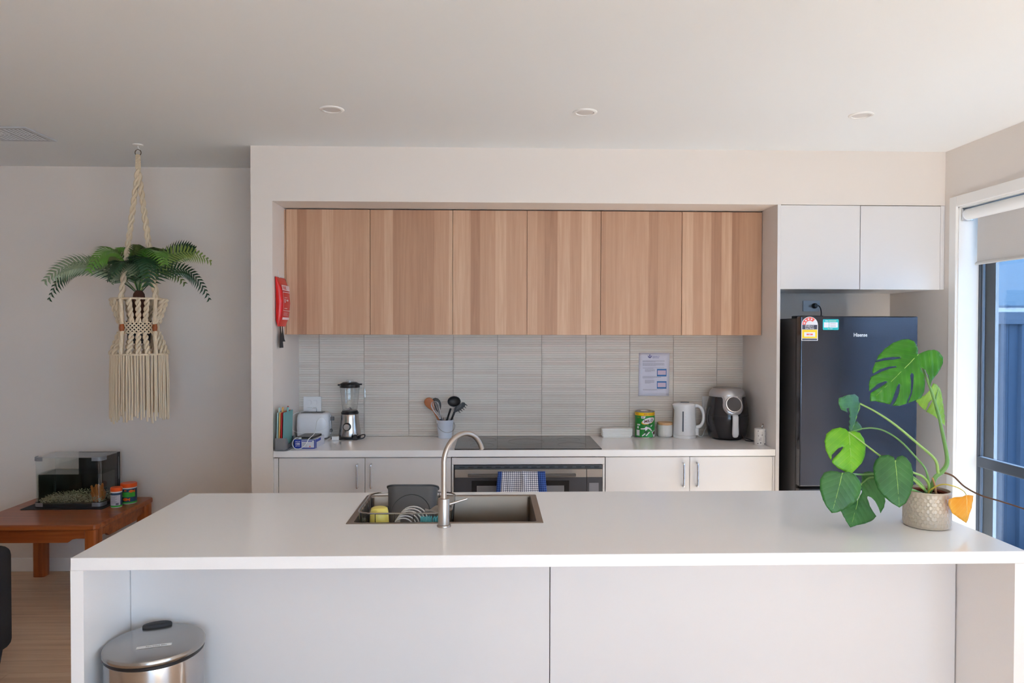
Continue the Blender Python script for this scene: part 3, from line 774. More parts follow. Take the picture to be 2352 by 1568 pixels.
# ------------------------------------------------------------------ things on the kitchen worktop
# chopping board set
cs = thing('board_stand', 'grey plastic stand holding the coloured chopping boards', 'stand', (-1.2445, 4.365, H))
G().prism(rr(0.088, 0.225, 0.03, 5), 0.0003, 0.006, lambda a, b, c: (a, b, c)).build('base', mat('stand_grey', (112, 114, 118), 0.45), cs, bevel=0.002)
side = [(-0.098, 0.006), (0.098, 0.006), (0.098, 0.062), (0.085, 0.070), (0.055, 0.034), (-0.02, 0.028), (-0.065, 0.072), (-0.098, 0.076)]
for nm, x in (('side_wall', 0.027), ('side_wall', -0.030)):
    G().prism(side, x, x + 0.003, lambda a, b, c: (c, a, b)).build(nm, mat('stand_wall', (120, 121, 125), 0.45), cs, bevel=0.001)
G().box(-0.030, 0.030, -0.101, -0.098, 0.006, 0.076).build('end_wall', mat('stand_wall', (120, 121, 125), 0.45), cs, bevel=0.001)
G().box(-0.030, 0.030, 0.098, 0.101, 0.006, 0.062).build('end_wall', mat('stand_wall', (120, 121, 125), 0.45), cs, bevel=0.001)
bc = [('mint', (170, 204, 206), -0.0225, -0.055, 'pale mint chopping board in the stand, nearest the left wall'), ('yellow', (236, 186, 110), -0.0105, -0.03, 'yellow chopping board standing between the mint and red boards'),
      ('red', (190, 20, 34), 0.0012, 0.035, 'red chopping board standing between the yellow and teal boards'), ('teal', (112, 170, 168), 0.0135, -0.012, 'teal chopping board at the front right of the stand')]
for nm, c_, x, ty_, lb in bc:
    o2 = rr(0.185, 0.212, 0.008, 3, 0, 0.114)
    tab = rr(0.026, 0.05, 0.01, 4, ty_, 0.222)
    b_ = thing('chopping_board', lb, 'chopping board', (-1.2445 + x, 4.365, H + 0.0065), 0, 'coloured chopping boards')
    mm = mat('board_' + nm, c_, 0.45)
    G().prism(o2, -0.003, 0.003, lambda a, b, c: (c + (b - 0.008) * 0.03, a, b)).build('panel', mm, b_, bevel=0.001)
    G().prism(tab, -0.0028, 0.0028, lambda a, b, c: (c + (b - 0.008) * 0.03, a, b)).build('tab', mm, b_, bevel=0.001)

# toaster
ts = thing('toaster', 'white two slot toaster behind the glove box', 'toaster', (-1.168, 4.772, H))
M_TOAST = mat('toaster_white', (230, 232, 238), 0.25)
rg = [(0.195, 0.135, 0.03, 0.012), (0.205, 0.145, 0.035, 0.03), (0.213, 0.150, 0.04, 0.08), (0.208, 0.148, 0.04, 0.14), (0.198, 0.14, 0.04, 0.162), (0.18, 0.122, 0.036, 0.1695), (0.15, 0.10, 0.03, 0.171)]
G().loft([[(x, y, z) for x, y in rr(w, d, r_, 5)] for w, d, r_, z in rg]).build('body', M_TOAST, ts, smooth=True, ang=50)
G().prism(rr(0.18, 0.12, 0.03, 5), 0.0004, 0.013).build('base', M_GREYP, ts)
for yy in (-0.026, 0.026):
    G().prism(rr(0.142, 0.030, 0.006, 3, -0.008, yy), 0.1705, 0.1722).build('slot', mat('slot_dark', (70, 66, 64), 0.6), ts)
lv = G().box(0.104, 0.1105, -0.008, 0.008, 0.03, 0.155).build('lever_track', mat('toaster_track', (205, 208, 214), 0.3), ts, bevel=0.002)
G().prism(rr(0.022, 0.024, 0.004, 3, 0.118, -0.0), 0.118, 0.142).build('lever', M_GREYP, lv, bevel=0.003)
G().sphere((0.1065, 0, 0.052), 0.014, 0.014, 0.014, 14, 8).build('dial', M_GREYP, ts, smooth=True)

# blender
bd = thing('blender', 'steel blender with a clear glass jug and black lid', 'blender', (-0.937, 4.785, H))
M_BST = mat('blender_steel', (186, 178, 172), 0.24, 1.0)
G().lathe([(0.070, 0.0003), (0.072, 0.004), (0.072, 0.011), (0.070, 0.014)], 32).build('foot', M_BLACK, bd, smooth=True)
G().lathe([(0.0715, 0.014), (0.0725, 0.025), (0.069, 0.055), (0.062, 0.095), (0.0585, 0.125), (0.0575, 0.156), (0.056, 0.160)], 40).build('base', M_BST, bd, smooth=True)
G().lathe([(0.056, 0.160), (0.057, 0.163), (0.057, 0.172), (0.052, 0.176), (0.050, 0.182)], 32).build('collar', M_BLACK, bd, smooth=True)
G().lathe([(0.001, 0.184), (0.046, 0.184), (0.049, 0.19), (0.056, 0.25), (0.0625, 0.322), (0.064, 0.338), (0.0622, 0.338), (0.0607, 0.322), (0.0542, 0.25), (0.0472, 0.193), (0.044, 0.188), (0.001, 0.188)], 32, c0=False, c1=False).build('jug', M_CLEAR, bd, smooth=True, ang=60)
G().tube(bez([(0.060, 0, 0.325), (0.078, 0, 0.332), (0.097, 0, 0.322), (0.1, 0, 0.29), (0.098, 0, 0.25), (0.085, 0, 0.225), (0.057, 0, 0.222)], 6), 0.0068, 10).build('jug_handle', M_CLEAR, bd, smooth=True)
G().lathe([(0.0, 0.189), (0.02, 0.189), (0.012, 0.196), (0.004, 0.204), (0.0005, 0.205)], 8, c0=False).box(-0.028, 0.028, -0.003, 0.003, 0.197, 0.199).box(-0.003, 0.003, -0.026, 0.026, 0.2, 0.202).build('blade', M_CHROME, bd)
G().lathe([(0.0645, 0.336), (0.066, 0.339), (0.066, 0.356), (0.06, 0.362), (0.045, 0.37), (0.043, 0.3705)], 32).box(-0.078, -0.06, -0.01, 0.01, 0.347, 0.357).box(0.06, 0.08, -0.009, 0.009, 0.352, 0.361).build('lid', M_BLACK, bd, smooth=True)
G().lathe([(0.024, 0.3706), (0.024, 0.384), (0.021, 0.387), (0.001, 0.387)], 24).build('filler_cap', M_CLEAR, bd, smooth=True)
yd = -0.0665
dl = G().lathe([(0.0265, 0.0), (0.0265, 0.010), (0.0245, 0.012), (0.0235, 0.0118)], 32).mapped(lambda a, b, c: (a - 0.006, yd + 0.006 - c, b + 0.082)).build('dial_ring', M_BLACK, bd, smooth=True)
G().lathe([(0.021, 0.0115), (0.020, 0.020), (0.018, 0.022), (0.001, 0.022)], 32).mapped(lambda a, b, c: (a - 0.006, yd + 0.006 - c, b + 0.082)).build('dial', M_CHROME, dl, smooth=True)
cd = G().tube(bez([(0.05, -0.05, 0.012), (0.085, -0.04, 0.025), (0.104, -0.03, 0.024), (0.1, -0.05, 0.008), (0.07, -0.075, 0.0042), (0.02, -0.09, 0.0042), (-0.05, -0.088, 0.0042), (-0.10, -0.07, 0.0042), (-0.115, -0.03, 0.0042), (-0.09, 0.0, 0.0042), (-0.06, 0.03, 0.0042)], 8), 0.0036, 8).build('cord', M_BLACK, bd, smooth=True)
G().loft([[(0.052 + a * s_, -0.094 + b * s_, zz) for a, b in rr(0.032, 0.022, 0.006, 3)] for zz, s_ in ((0.0005, 0.9), (0.008, 1), (0.022, 0.8), (0.036, 0.35))]).build('plug_head', M_BLACK, cd, smooth=True)
G().box(-0.098, -0.052, -0.098, -0.094, 0.0006, 0.024).build('cord_tag', M_WHITEM, cd)

# glove box, device, charging cable
gb = thing('glove_box', 'blue and white cardboard box of medium disposable gloves on the worktop', 'box', (-1.124, 4.35, H), -0.05)
G().box(-0.064, 0.064, 0, 0.20, 0.0004, 0.056).build('carton', mat('carton_white', (214, 216, 228), 0.5), gb, bevel=0.001)
shape_on(G(), rect(-0.0635, 0.0635, 0.001, 0.0555), ff(-0.0006)).build('front_print', mat('carton_blue', (10, 44, 150), 0.4), gb)
fpn = shape_on(G(), rect(-0.018, 0.058, 0.007, 0.051), ff(-0.0010)).build('front_panel', mat('carton_pale', (206, 206, 214), 0.5), gb)
shape_on(G(), rect(-0.016, 0.047, 0.0425, 0.047), ff(-0.0013)).build('print_bar', mat('carton_blue', (10, 44, 150), 0.4), fpn)
g = G()
for i in range(7): shape_on(g, rect(-0.014, 0.016, 0.012 + i * 0.0036, 0.0132 + i * 0.0036), ff(-0.0013))
g.build('small_print', mat('print_grey', (150, 150, 158), 0.5), fpn)
g = G(); shape_on(g, [(0.028, 0.010), (0.038, 0.010), (0.033, 0.021)], ff(-0.0013)); g.build('red_drop', M_RED, fpn)
g = G()
tex_on(g, text('MEDIUM', 0.007, 0.012, width=0.028), ff(-0.0010), -0.041, 0.0435)
tex_on(g, text('100', 0.020, 0.03, width=0.026), ff(-0.0010), -0.041, 0.0295)
tex_on(g, text('gloves', 0.008, 0.015, width=0.028), ff(-0.0010), -0.041, 0.0165)
g.build('lettering', M_STW, gb)
sidef = lambda a, b: (0.0646, a, b)
shape_on(G(), rect(0.001, 0.03, 0.001, 0.0555), sidef).build('side_print', mat('carton_blue', (10, 44, 150), 0.4), gb)
shape_on(G(), rect(0.03, 0.12, 0.036, 0.052), sidef).build('side_print', mat('carton_blue', (10, 44, 150), 0.4), gb)
dv = thing('battery_pack', 'flat dark grey device lying on the glove box', 'device', (-1.122, 4.446, H + 0.0564), -0.12)
G().prism(rr(0.108, 0.16, 0.008, 4), 0.0003, 0.012).build('case', mat('device_dark', (48, 48, 50), 0.4), dv, bevel=0.002)
G().prism(rr(0.10, 0.152, 0.006, 4), 0.0118, 0.0126).build('top_plate', mat('device_grey', (98, 99, 102), 0.45), dv)
cb = thing('charging_cable', 'thin white charging cable looping from the outlet over the glove box', 'cable', (-1.19, 4.3, H))
G().tube(bez([(-0.030, 0.53, 0.176), (-0.05, 0.49, 0.176), (-0.085, 0.36, 0.17), (-0.078, 0.30, 0.12), (-0.07, 0.28, 0.085), (-0.02, 0.2, 0.078), (0.03, 0.19, 0.075), (0.105, 0.195, 0.08), (0.15, 0.23, 0.10), (0.152, 0.25, 0.14), (0.125, 0.25, 0.165), (0.106, 0.20, 0.15), (0.112, 0.12, 0.09), (0.100, 0.052, 0.0665), (0.094, 0.036, 0.06), (0.075, 0.032, 0.025), (0.045, 0.03, 0.0046), (0.014, 0.03, 0.006), (-0.002, 0.033, 0.03), (0.002, 0.042, 0.053), (0.016, 0.052, 0.065), (0.032, 0.06, 0.0625)], 8), 0.0021, 7).build('cord', M_WHITEP, cb, smooth=True)
G().tube([(0.030, 0.06, 0.0622), (0.044, 0.063, 0.0622)], 0.0042, 8).build('connector', M_WHITEP, cb, smooth=True)

# utensil bucket and utensils
BX, BY = -0.306, 4.778
bk = thing('utensil_bucket', 'small white metal bucket holding kitchen utensils', 'bucket', (BX, BY, H))
G().lathe([(0.001, 0.0005), (0.044, 0.0005), (0.0445, 0.002), (0.0575, 0.118), (0.059, 0.120), (0.059, 0.122), (0.0565, 0.121), (0.0435, 0.005), (0.001, 0.004)], 36, c0=False, c1=False).build('pail', mat('pail_white', (208, 214, 226), 0.3), bk, smooth=True, ang=50)
G().sphere((-0.0475, -0.030, 0.103), 0.005).sphere((0.052, 0.021, 0.103), 0.005).build('ear', M_WHITEP, bk, smooth=True)
G().tube(bez([(-0.050, -0.031, 0.100), (-0.038, -0.05, 0.072), (-0.005, -0.066, 0.049), (0.035, -0.058, 0.045), (0.060, -0.03, 0.058), (0.065, 0.0, 0.082), (0.056, 0.021, 0.103)], 8), 0.0013, 6).build('bail_handle', M_WIRE, bk, smooth=True)
def uten(name, label, base, top):
    t = thing(name, label, 'utensil', (BX, BY, H), 0, 'utensils in the bucket')
    return t, Vector(base), Vector(top)
M_BUT = mat('nylon_black', (36, 37, 42), 0.42)
# frame for a head: origin, axis along the handle, side axis in the picture plane
def headf(b, t, y_tilt=0.0):
    T = (t - b).normalized(); S = T.cross(Vector((0, -1, 0))).normalized(); N = S.cross(T)
    return T, S, N
t, b, tp_ = uten('wooden_spoon', 'brown wooden spoon leaning left in the utensil bucket', (0.010, 0.034, 0.012), (-0.112, 0.010, 0.245))
T, S, N = headf(b, tp_)
M_WSP = wood('spoon_wood', [(0.3, (168, 98, 60)), (0.6, (190, 120, 78))], axis='Z', grain=40, strips=False)
G().tube([b + T * s_ for s_ in (0, 0.1, 0.19)], [0.0075, 0.0065, 0.006], 10).build('handle', M_WSP, t, smooth=True)
G().loft([[tuple(b + T * (0.185 + s_) + S * (w * math.cos(2 * PI * j / 14)) + N * (0.006 * math.sin(2 * PI * j / 14) * min(1, w / 0.012))) for j in range(14)] for s_, w in ((0, 0.006), (0.012, 0.011), (0.03, 0.021), (0.05, 0.029), (0.068, 0.032), (0.085, 0.028), (0.096, 0.018), (0.1, 0.006))]).build('bowl', M_WSP, t, smooth=True)
t, b, tp_ = uten('serving_spoon', 'black nylon serving spoon behind the whisk in the utensil bucket', (0.012, 0.02, 0.012), (-0.062, 0.030, 0.225))
T, S, N = headf(b, tp_)
G().tube([b + T * s_ for s_ in (0, 0.17)], 0.005, 10).build('handle', M_BUT, t, smooth=True)
G().loft([[tuple(b + T * (0.165 + s_) + S * (w * math.cos(2 * PI * j / 14)) + N * (0.005 * math.sin(2 * PI * j / 14) * min(1, w / 0.012))) for j in range(14)] for s_, w in ((0, 0.005), (0.012, 0.014), (0.03, 0.026), (0.05, 0.032), (0.07, 0.032), (0.088, 0.024), (0.099, 0.008))]).build('bowl', M_BUT, t, smooth=True)
t, b, tp_ = uten('whisk', 'wire balloon whisk in the utensil bucket', (0.015, -0.026, 0.012), (-0.066, -0.030, 0.225))
T, S, N = headf(b, tp_)
G().tube([b + T * s_ for s_ in (0, 0.05, 0.125)], [0.008, 0.008, 0.006], 10).build('handle', M_BUT, t, smooth=True)
for i in range(5):
    a = PI * i / 5; D = S * math.cos(a) + N * math.sin(a)
    L_ = [(0.0, 0.003), (0.03, 0.010), (0.07, 0.022), (0.10, 0.026), (0.118, 0.022), (0.128, 0.010)]
    p_ = [b + T * (0.12 + s_) + D * w for s_, w in L_] + [b + T * 0.249] + [b + T * (0.12 + s_) - D * w for s_, w in reversed(L_)]
    G().tube(bez(p_, 3), 0.0011, 5).build('wire_loop', M_CHROME, t, smooth=True)
t, b, tp_ = uten('ladle', 'black nylon ladle with a round bowl in the utensil bucket', (-0.022, 0.004, 0.012), (0.04, -0.01, 0.2))
T, S, N = headf(b, tp_)
G().tube([b + T * s_ for s_ in (0, 0.1, 0.195)], [0.007, 0.007, 0.0075], 10, flat=0.7).build('handle', M_BUT, t, smooth=True)
lc = Vector((0.062, -0.018, 0.245))
G().loft([[(lc.x + 0.044 * math.sin(q) * math.cos(2 * PI * j / 20), lc.y - 0.012 + 0.030 * math.cos(q), lc.z + 0.036 * math.sin(q) * math.sin(2 * PI * j / 20)) for j in range(20)] for q in (0.12, 0.4, 0.75, 1.1, 1.4, 1.57)] + [[(lc.x + 0.041 * math.sin(q) * math.cos(2 * PI * j / 20), lc.y - 0.012 + 0.027 * math.cos(q), lc.z + 0.033 * math.sin(q) * math.sin(2 * PI * j / 20)) for j in range(20)] for q in (1.57, 1.4, 1.1, 0.75, 0.4, 0.12)]).build('bowl', M_BUT, t, smooth=True)
t, b, tp_ = uten('pasta_server', 'black slotted pasta server with teeth leaning right in the bucket', (0.0, 0.012, 0.012), (0.062, 0.016, 0.17))
T, S, N = headf(b, tp_)
G().tube([b + T * s_ for s_ in (0, 0.17)], [0.0065, 0.0085], 10, flat=0.6).build('handle', M_BUT, t, smooth=True)
ho = [(0.058, 0.172), (0.070, 0.168), (0.098, 0.180), (0.128, 0.204), (0.138, 0.222), (0.129, 0.234), (0.116, 0.236), (0.085, 0.215), (0.062, 0.200)]
hd_ = G().prism(ho, -0.004, 0.000, lambda a, bb, c: (a, 0.012 + c, bb)).build('head', M_BUT, t, bevel=0.0012)
g = G()
for i in range(4):
    x = 0.074 + i * 0.0022; z = 0.186 + i * 0.0075
    g.box(0, 0.042, -0.0052, -0.0041, -0.001, 0.001); k = len(g.v) - 8
    for q in range(k, k + 8):
        a, yy, c = g.v[q]; g.v[q] = (x + a * 0.8 - c * 0.6, 0.012 + yy, z + a * 0.55 + c * 0.8)
g.build('slot', mat('slot_grey', (120, 118, 116), 0.6), hd_)
for (x, z) in ((0.090, 0.175), (0.104, 0.184), (0.117, 0.194), (0.128, 0.206), (0.137, 0.221)):
    G().tube([(x, 0.012, z), (x + 0.006, 0.008, z - 0.004), (x + 0.011, -0.004, z - 0.007)], [0.003, 0.0026, 0.0018], 6).build('tooth', M_BUT, hd_, smooth=True)
t = thing('steel_peeler', 'short steel utensil end peeping over the bucket rim', 'utensil', (BX, BY, H), 0, 'utensils in the bucket')
G().tube([(0.0, 0.03, 0.012), (-0.004, 0.035, 0.132)], 0.0095, 12).build('shaft', M_NICKEL, t, smooth=True)

# paper towel stack
nk = thing('paper_towel_stack', 'stack of folded white paper towels beside the cooktop', 'paper towels', (0.846, 4.793, H), 0.02)
for i in range(6):
    w_ = 0.104 - (0.004 if i == 0 else 0) + random.uniform(-0.0015, 0.0015)
    G().prism(rr(w_ * 2 - 0.004 * (5 - i) * 0.4, 0.06, 0.006, 3, random.uniform(-0.001, 0.001)), i * 0.0102 + 0.0004, i * 0.0102 + 0.0100).build('folded_sheet', mat('paper_white', (240, 239, 236), 0.8), nk, bevel=0.002)

# malt drink tin
R_ = 0.0655
mt = thing('malt_drink_tin', 'green malt drink tin with a yellow value pack band', 'tin', (1.036, 4.792, H))
G().lathe([(R_ - 0.001, 0.0004), (R_ + 0.001, 0.002), (R_ + 0.001, 0.004), (R_ - 0.001, 0.006), (R_ - 0.001, 0.172), (R_ + 0.001, 0.174), (R_ + 0.001, 0.177), (R_ - 0.001, 0.178), (R_ - 0.004, 0.176), (R_ - 0.005, 0.170), (0.001, 0.169)], 48).build('can', mat('tin_steel', (190, 188, 184), 0.25, 1.0), mt, smooth=True, ang=50)
def cyl(rad): return lambda a, b: (rad * math.sin(a / rad), -rad * math.cos(a / rad), b)
def band(name, z0, z1, m, rad): return G().lathe([(rad, z0), (rad, z1)], 48, c0=False, c1=False).build(name, m, mt, smooth=True)
M_GRN = mat('tin_green', (22, 134, 48), 0.3); M_TY = mat('tin_yellow', (250, 204, 0), 0.3); M_TW = mat('tin_white', (232, 228, 232), 0.35); M_BRN = mat('tin_brown', (96, 34, 24), 0.4); M_TR = mat('tin_red', (206, 48, 22), 0.4); M_DG = mat('tin_dark_green', (6, 84, 30), 0.35); M_PG = mat('tin_pale_green', (70, 172, 92), 0.35)
lbl = band('label_sleeve', 0.006, 0.150, M_GRN, R_ + 0.0003); bnd = band('value_band', 0.150, 0.170, M_TY, R_ + 0.0003)
c1_, c2_, c3_ = cyl(R_ + 0.0008), cyl(R_ + 0.0012), cyl(R_ + 0.0016)
g = G(); tex_on(g, text('1KG VALUE PACK', 0.0125, 0.015, width=0.105), c1_, 0.032, 0.160); tex_on(g, text('PACK', 0.0125, 0.015, width=0.03), c1_, -0.072, 0.160); g.build('band_lettering', M_TR, bnd)
ov_ = [(0.014 + 0.046 * math.cos(2 * PI * i / 28), 0.118 + 0.019 * math.sin(2 * PI * i / 28) + 0.010 * math.cos(2 * PI * i / 28)) for i in range(28)]
shape_on(G(), [(x - 0.005, y - 0.005) for x, y in ov_], c1_, 0.01).build('logo_shadow', mat('tin_orange', (240, 176, 50), 0.4), lbl)
shape_on(G(), ov_, c2_, 0.01).build('logo_field', M_TW, lbl)
g = G(); v_, f_ = text('MILO', 0.026, 0.03, width=0.064); v_ = [(x, y + x * 0.16) for x, y in v_]; tex_on(g, (v_, f_), c3_, 0.015, 0.117); g.build('logo_lettering', M_BRN, lbl)
g = G(); v_, f_ = text('NESTLE', 0.007, 0.012, width=0.022); tex_on(g, (v_, f_), c3_, 0.034, 0.136); g.build('small_lettering', M_TR, lbl)
shape_on(G(), [(-0.038, 0.131), (-0.016, 0.131), (-0.008, 0.147), (-0.040, 0.147)], c1_, 0.01).build('badge', M_TW, lbl)
g = G(); tex_on(g, text('80', 0.010, 0.01, width=0.012), c2_, -0.028, 0.139); g.build('badge_lettering', M_BRN, lbl)
# print: player running, cup, bar code and blocks as flat colour shapes
g = G()
for o in ([(-0.042, 0.066), (-0.012, 0.068), (-0.012, 0.060), (-0.042, 0.058)], [(-0.014, 0.072), (-0.002, 0.080), (0.004, 0.060), (-0.010, 0.050)], [(0.002, 0.076), (0.022, 0.070), (0.040, 0.050), (0.034, 0.046), (0.014, 0.062), (0.0, 0.066)], [(0.024, 0.082), (0.040, 0.092), (0.040, 0.084), (0.030, 0.076)], [(-0.008, 0.020), (0.014, 0.044), (0.022, 0.042), (-0.004, 0.014)], [(-0.034, 0.018), (-0.014, 0.034), (-0.008, 0.030), (-0.030, 0.012)], [(0.036, 0.040), (0.064, 0.054), (0.066, 0.044), (0.038, 0.032)]): shape_on(g, o, c2_, 0.008)
g.build('figure_print', M_TW, lbl)
g = G()
for o in ([(-0.020, 0.048), (0.006, 0.050), (0.002, 0.032), (-0.018, 0.036)], [(0.010, 0.096), (0.022, 0.102), (0.030, 0.092), (0.016, 0.084)], [(-0.012, 0.088), (-0.004, 0.094), (0.0, 0.086), (-0.008, 0.082)]): shape_on(g, o, c2_, 0.008)
g.build('figure_print', M_DG, lbl)
shape_on(G(), [(0.000, 0.006), (0.04, 0.008), (0.05, 0.05), (0.028, 0.056), (0.006, 0.03)], c1_, 0.01).build('figure_print', M_PG, lbl)
shape_on(G(), [(0.044, 0.034), (0.056, 0.048), (0.072, 0.046), (0.072, 0.008), (0.050, 0.008)], c2_, 0.01).build('cup_print', M_TW, lbl)
shape_on(G(), [(0.046, 0.036), (0.056, 0.046), (0.072, 0.044), (0.072, 0.026), (0.052, 0.022)], c3_, 0.01).build('drink_print', M_BRN, lbl)
bcd = shape_on(G(), rect(-0.078, -0.050, 0.016, 0.054), c1_, 0.01).build('bar_code_field', M_TW, lbl)
g = G()
for i in range(9): shape_on(g, rect(-0.075, -0.053, 0.019 + i * 0.0037, 0.0205 + i * 0.0037), c2_)
g.build('bar_code', mat('bar_code_grey', (88, 92, 96), 0.5), lbl)
g = G(); shape_on(g, rect(-0.070, -0.046, 0.084, 0.094), c1_, 0.01); shape_on(g, rect(-0.070, -0.056, 0.064, 0.078), c1_, 0.01); g.build('info_print', M_TW, lbl)
g = G(); shape_on(g, rect(-0.078, -0.072, 0.088, 0.094), c1_); shape_on(g, rect(-0.078, -0.074, 0.06, 0.066), c1_); shape_on(g, rect(-0.070, -0.052, 0.134, 0.142), c1_, 0.01); g.build('info_print', mat('tin_olive', (130, 130, 40), 0.4), lbl)

# ceramic jar
jr = thing('ceramic_jar', 'white ribbed ceramic jar with a wooden lid beside the kettle', 'jar', (1.177, 4.809, H))
prof_ = [(0.040, 0.0004), (0.046, 0.003), (0.051, 0.012), (0.0515, 0.02), (0.0515, 0.08), (0.0505, 0.082), (0.001, 0.082)]
n_ = 72
G().loft([[((r_ + (0.0005 * (j % 2) if 0.01 < z < 0.081 and r_ > 0.05 else 0)) * math.cos(2 * PI * j / n_), (r_ + (0.0005 * (j % 2) if 0.01 < z < 0.081 and r_ > 0.05 else 0)) * math.sin(2 * PI * j / n_), z) for j in range(n_)] for r_, z in prof_]).build('jar_body', mat('jar_white', (226, 224, 222), 0.45), jr, smooth=True, ang=40)
G().lathe([(0.050, 0.0825), (0.0515, 0.084), (0.0515, 0.096), (0.050, 0.098), (0.001, 0.0985)], 40).build('lid', wood('lid_wood', [(0.3, (206, 158, 112)), (0.7, (222, 178, 132))], axis='X', grain=40, strips=False), jr, smooth=True)

# kettle
kt = thing('kettle', 'white cordless electric kettle with a grey water window', 'kettle', (1.300, 4.768, H))
M_KET = mat('kettle_white', (233, 234, 238), 0.22)
G().lathe([(0.074, 0.0004), (0.076, 0.003), (0.076, 0.018), (0.074, 0.020)], 36).build('power_base', M_KET, kt, smooth=True)
def kr(r_, z, sp=0.0):
    out = []
    for j in range(36):
        a = 2 * PI * j / 36; k_ = max(0, math.cos(a - PI)) ** 14
        out.append(((r_ + sp * k_) * math.cos(a), (r_ + sp * k_) * math.sin(a), z))
    return out
G().loft([kr(0.075, 0.021), kr(0.0755, 0.03), kr(0.074, 0.08), kr(0.0715, 0.15), kr(0.070, 0.185), kr(0.0695, 0.205, 0.010), kr(0.069, 0.222, 0.018), kr(0.066, 0.228, 0.012), kr(0.05, 0.233), kr(0.02, 0.235)]).build('body', M_KET, kt, smooth=True, ang=50)
G().loft([[(x, y, z) for x, y in circ(0.03, 20, ry=0.02)] for z in (0.2335, 0.239)]).build('lid_button', mat('kettle_button', (90, 96, 106), 0.3), kt, smooth=True)
hp = bez([(0.060, -0.01, 0.212), (0.085, -0.015, 0.214), (0.108, -0.02, 0.195), (0.121, -0.022, 0.155), (0.118, -0.022, 0.11), (0.100, -0.018, 0.08), (0.072, -0.012, 0.068)], 6)
G().tube(hp, [0.013 - 0.003 * math.sin(PI * i / (len(hp) - 1)) for i in range(len(hp))], 12).build('handle', M_KET, kt, smooth=True)
G().loft([[(x, y, z) for x, y in rr(0.045, 0.05, 0.012, 4, 0.065, -0.015)] for z in (0.0205, 0.066)]).build('handle_foot', M_KET, kt, smooth=True)
def kf(a, b):
    rad = 0.0755 - 0.025 * b + 0.0008
    return (rad * math.sin(a / 0.075), -rad * math.cos(a / 0.075), b)
ww = shape_on(G(), rr(0.009, 0.135, 0.0044, 4, -0.031, 0.115), kf, 0.006).build('water_window', mat('kettle_window', (86, 94, 106), 0.2), kt)
g = G()
for i in range(6): shape_on(g, rect(-0.015, -0.011, 0.066 + i * 0.02, 0.0675 + i * 0.02), kf)
g.build('level_mark', mat('level_grey', (160, 164, 172), 0.5), kt)

# air fryer
af = thing('air_fryer', 'black air fryer with silver top, round dial and white handle', 'air fryer', (1.574, 4.732, H))
M_AF = mat('fryer_black', (36, 35, 40), 0.12, spec=0.6); M_AS = mat('fryer_silver', (190, 190, 194), 0.3, 0.75); M_AH = mat('fryer_handle', (216, 217, 222), 0.25)
apr = [(0.100, 0.006), (0.116, 0.012), (0.129, 0.05), (0.1375, 0.10), (0.1395, 0.14), (0.136, 0.19), (0.127, 0.24), (0.116, 0.28), (0.108, 0.305)]
def ar(z):
    for (r1, z1), (r2, z2) in zip(apr, apr[1:]):
        if z <= z2: return r1 + (r2 - r1) * (z - z1) / (z2 - z1)
    return apr[-1][0]
G().lathe(apr, 48).build('body', M_AF, af, smooth=True)
G().lathe([(0.095, 0.0004), (0.098, 0.006)], 32).build('foot', M_BLACK, af)
G().lathe([(0.1165, 0.282), (0.1175, 0.292), (0.114, 0.308), (0.106, 0.322), (0.098, 0.332), (0.094, 0.335), (0.092, 0.333), (0.001, 0.333)], 48, c0=False).build('top_cap', M_AS, af, smooth=True, ang=50)
G().lathe([(0.0925, 0.3335), (0.0905, 0.3375), (0.06, 0.341), (0.001, 0.342)], 40, c0=False).build('top_lid', mat('fryer_lid', (158, 158, 160), 0.35, 0.5), af, smooth=True)
def afs(off): 
    def fn(a, b):
        rad = ar(b) + off; return (rad * math.sin(a / 0.13), -rad * math.cos(a / 0.13), b)
    return fn
sh = []
for i in range(21):                       # silver shield: wide at the cap, rounded around the dial
    a = PI + PI * i / 20; sh.append((0.068 * math.cos(a), 0.232 + 0.066 * math.sin(a)))
sh += [(0.068, 0.25), (0.071, 0.272), (0.086, 0.288), (0.115, 0.298), (0.115, 0.304), (-0.115, 0.304), (-0.115, 0.298), (-0.086, 0.288), (-0.071, 0.272), (-0.068, 0.25)]
shd = shape_on(G(), sh, afs(0.003), 0.014).build('front_shield', M_AS, af, smooth=True)
md = bpy.data.objects[shd.name].modifiers.new('thick', 'SOLIDIFY'); md.thickness = 0.004; md.offset = 0
shape_on(G(), rr(0.07, 0.011, 0.002, 2, 0, 0.284), afs(0.0065), 0.008).build('paper_strip', M_WHITEM, af)
g = G(); tex_on(g, text('PLEASE CLEAN AFTER USE', 0.006, 0.0, width=0.060), afs(0.007), 0, 0.284); g.build('strip_lettering', M_GREYP, af)
dc = Vector((0, -ar(0.235) - 0.004, 0.238))
tl = 0.28
def dm(a, b, c): return (a, dc.y - c * math.cos(tl) + b * math.sin(tl) * 1.0, dc.z + b * math.cos(tl) + c * math.sin(tl))
dr = G().lathe([(0.0545, -0.004), (0.0545, 0.004), (0.052, 0.008), (0.047, 0.0085), (0.0455, 0.004)], 40, c0=False, c1=False).mapped(dm).build('dial_ring', mat('fryer_bright', (222, 222, 226), 0.15, 0.9), af, smooth=True)
G().lathe([(0.0455, 0.004), (0.02, 0.0045), (0.001, 0.0046)], 40, c0=False).mapped(dm).build('dial_face', mat('fryer_dial', (74, 72, 76), 0.4), dr, smooth=True)
hr = []
for z, w, dd in ((0.178, 0.012, 0.006), (0.172, 0.018, 0.030), (0.16, 0.019, 0.036), (0.12, 0.019, 0.036), (0.08, 0.0205, 0.036), (0.05, 0.021, 0.036), (0.034, 0.017, 0.034), (0.028, 0.009, 0.030)):
    hr.append([(x, -0.132 - dd + y, z) for x, y in rr(w * 2, 0.022, 0.009, 4)])
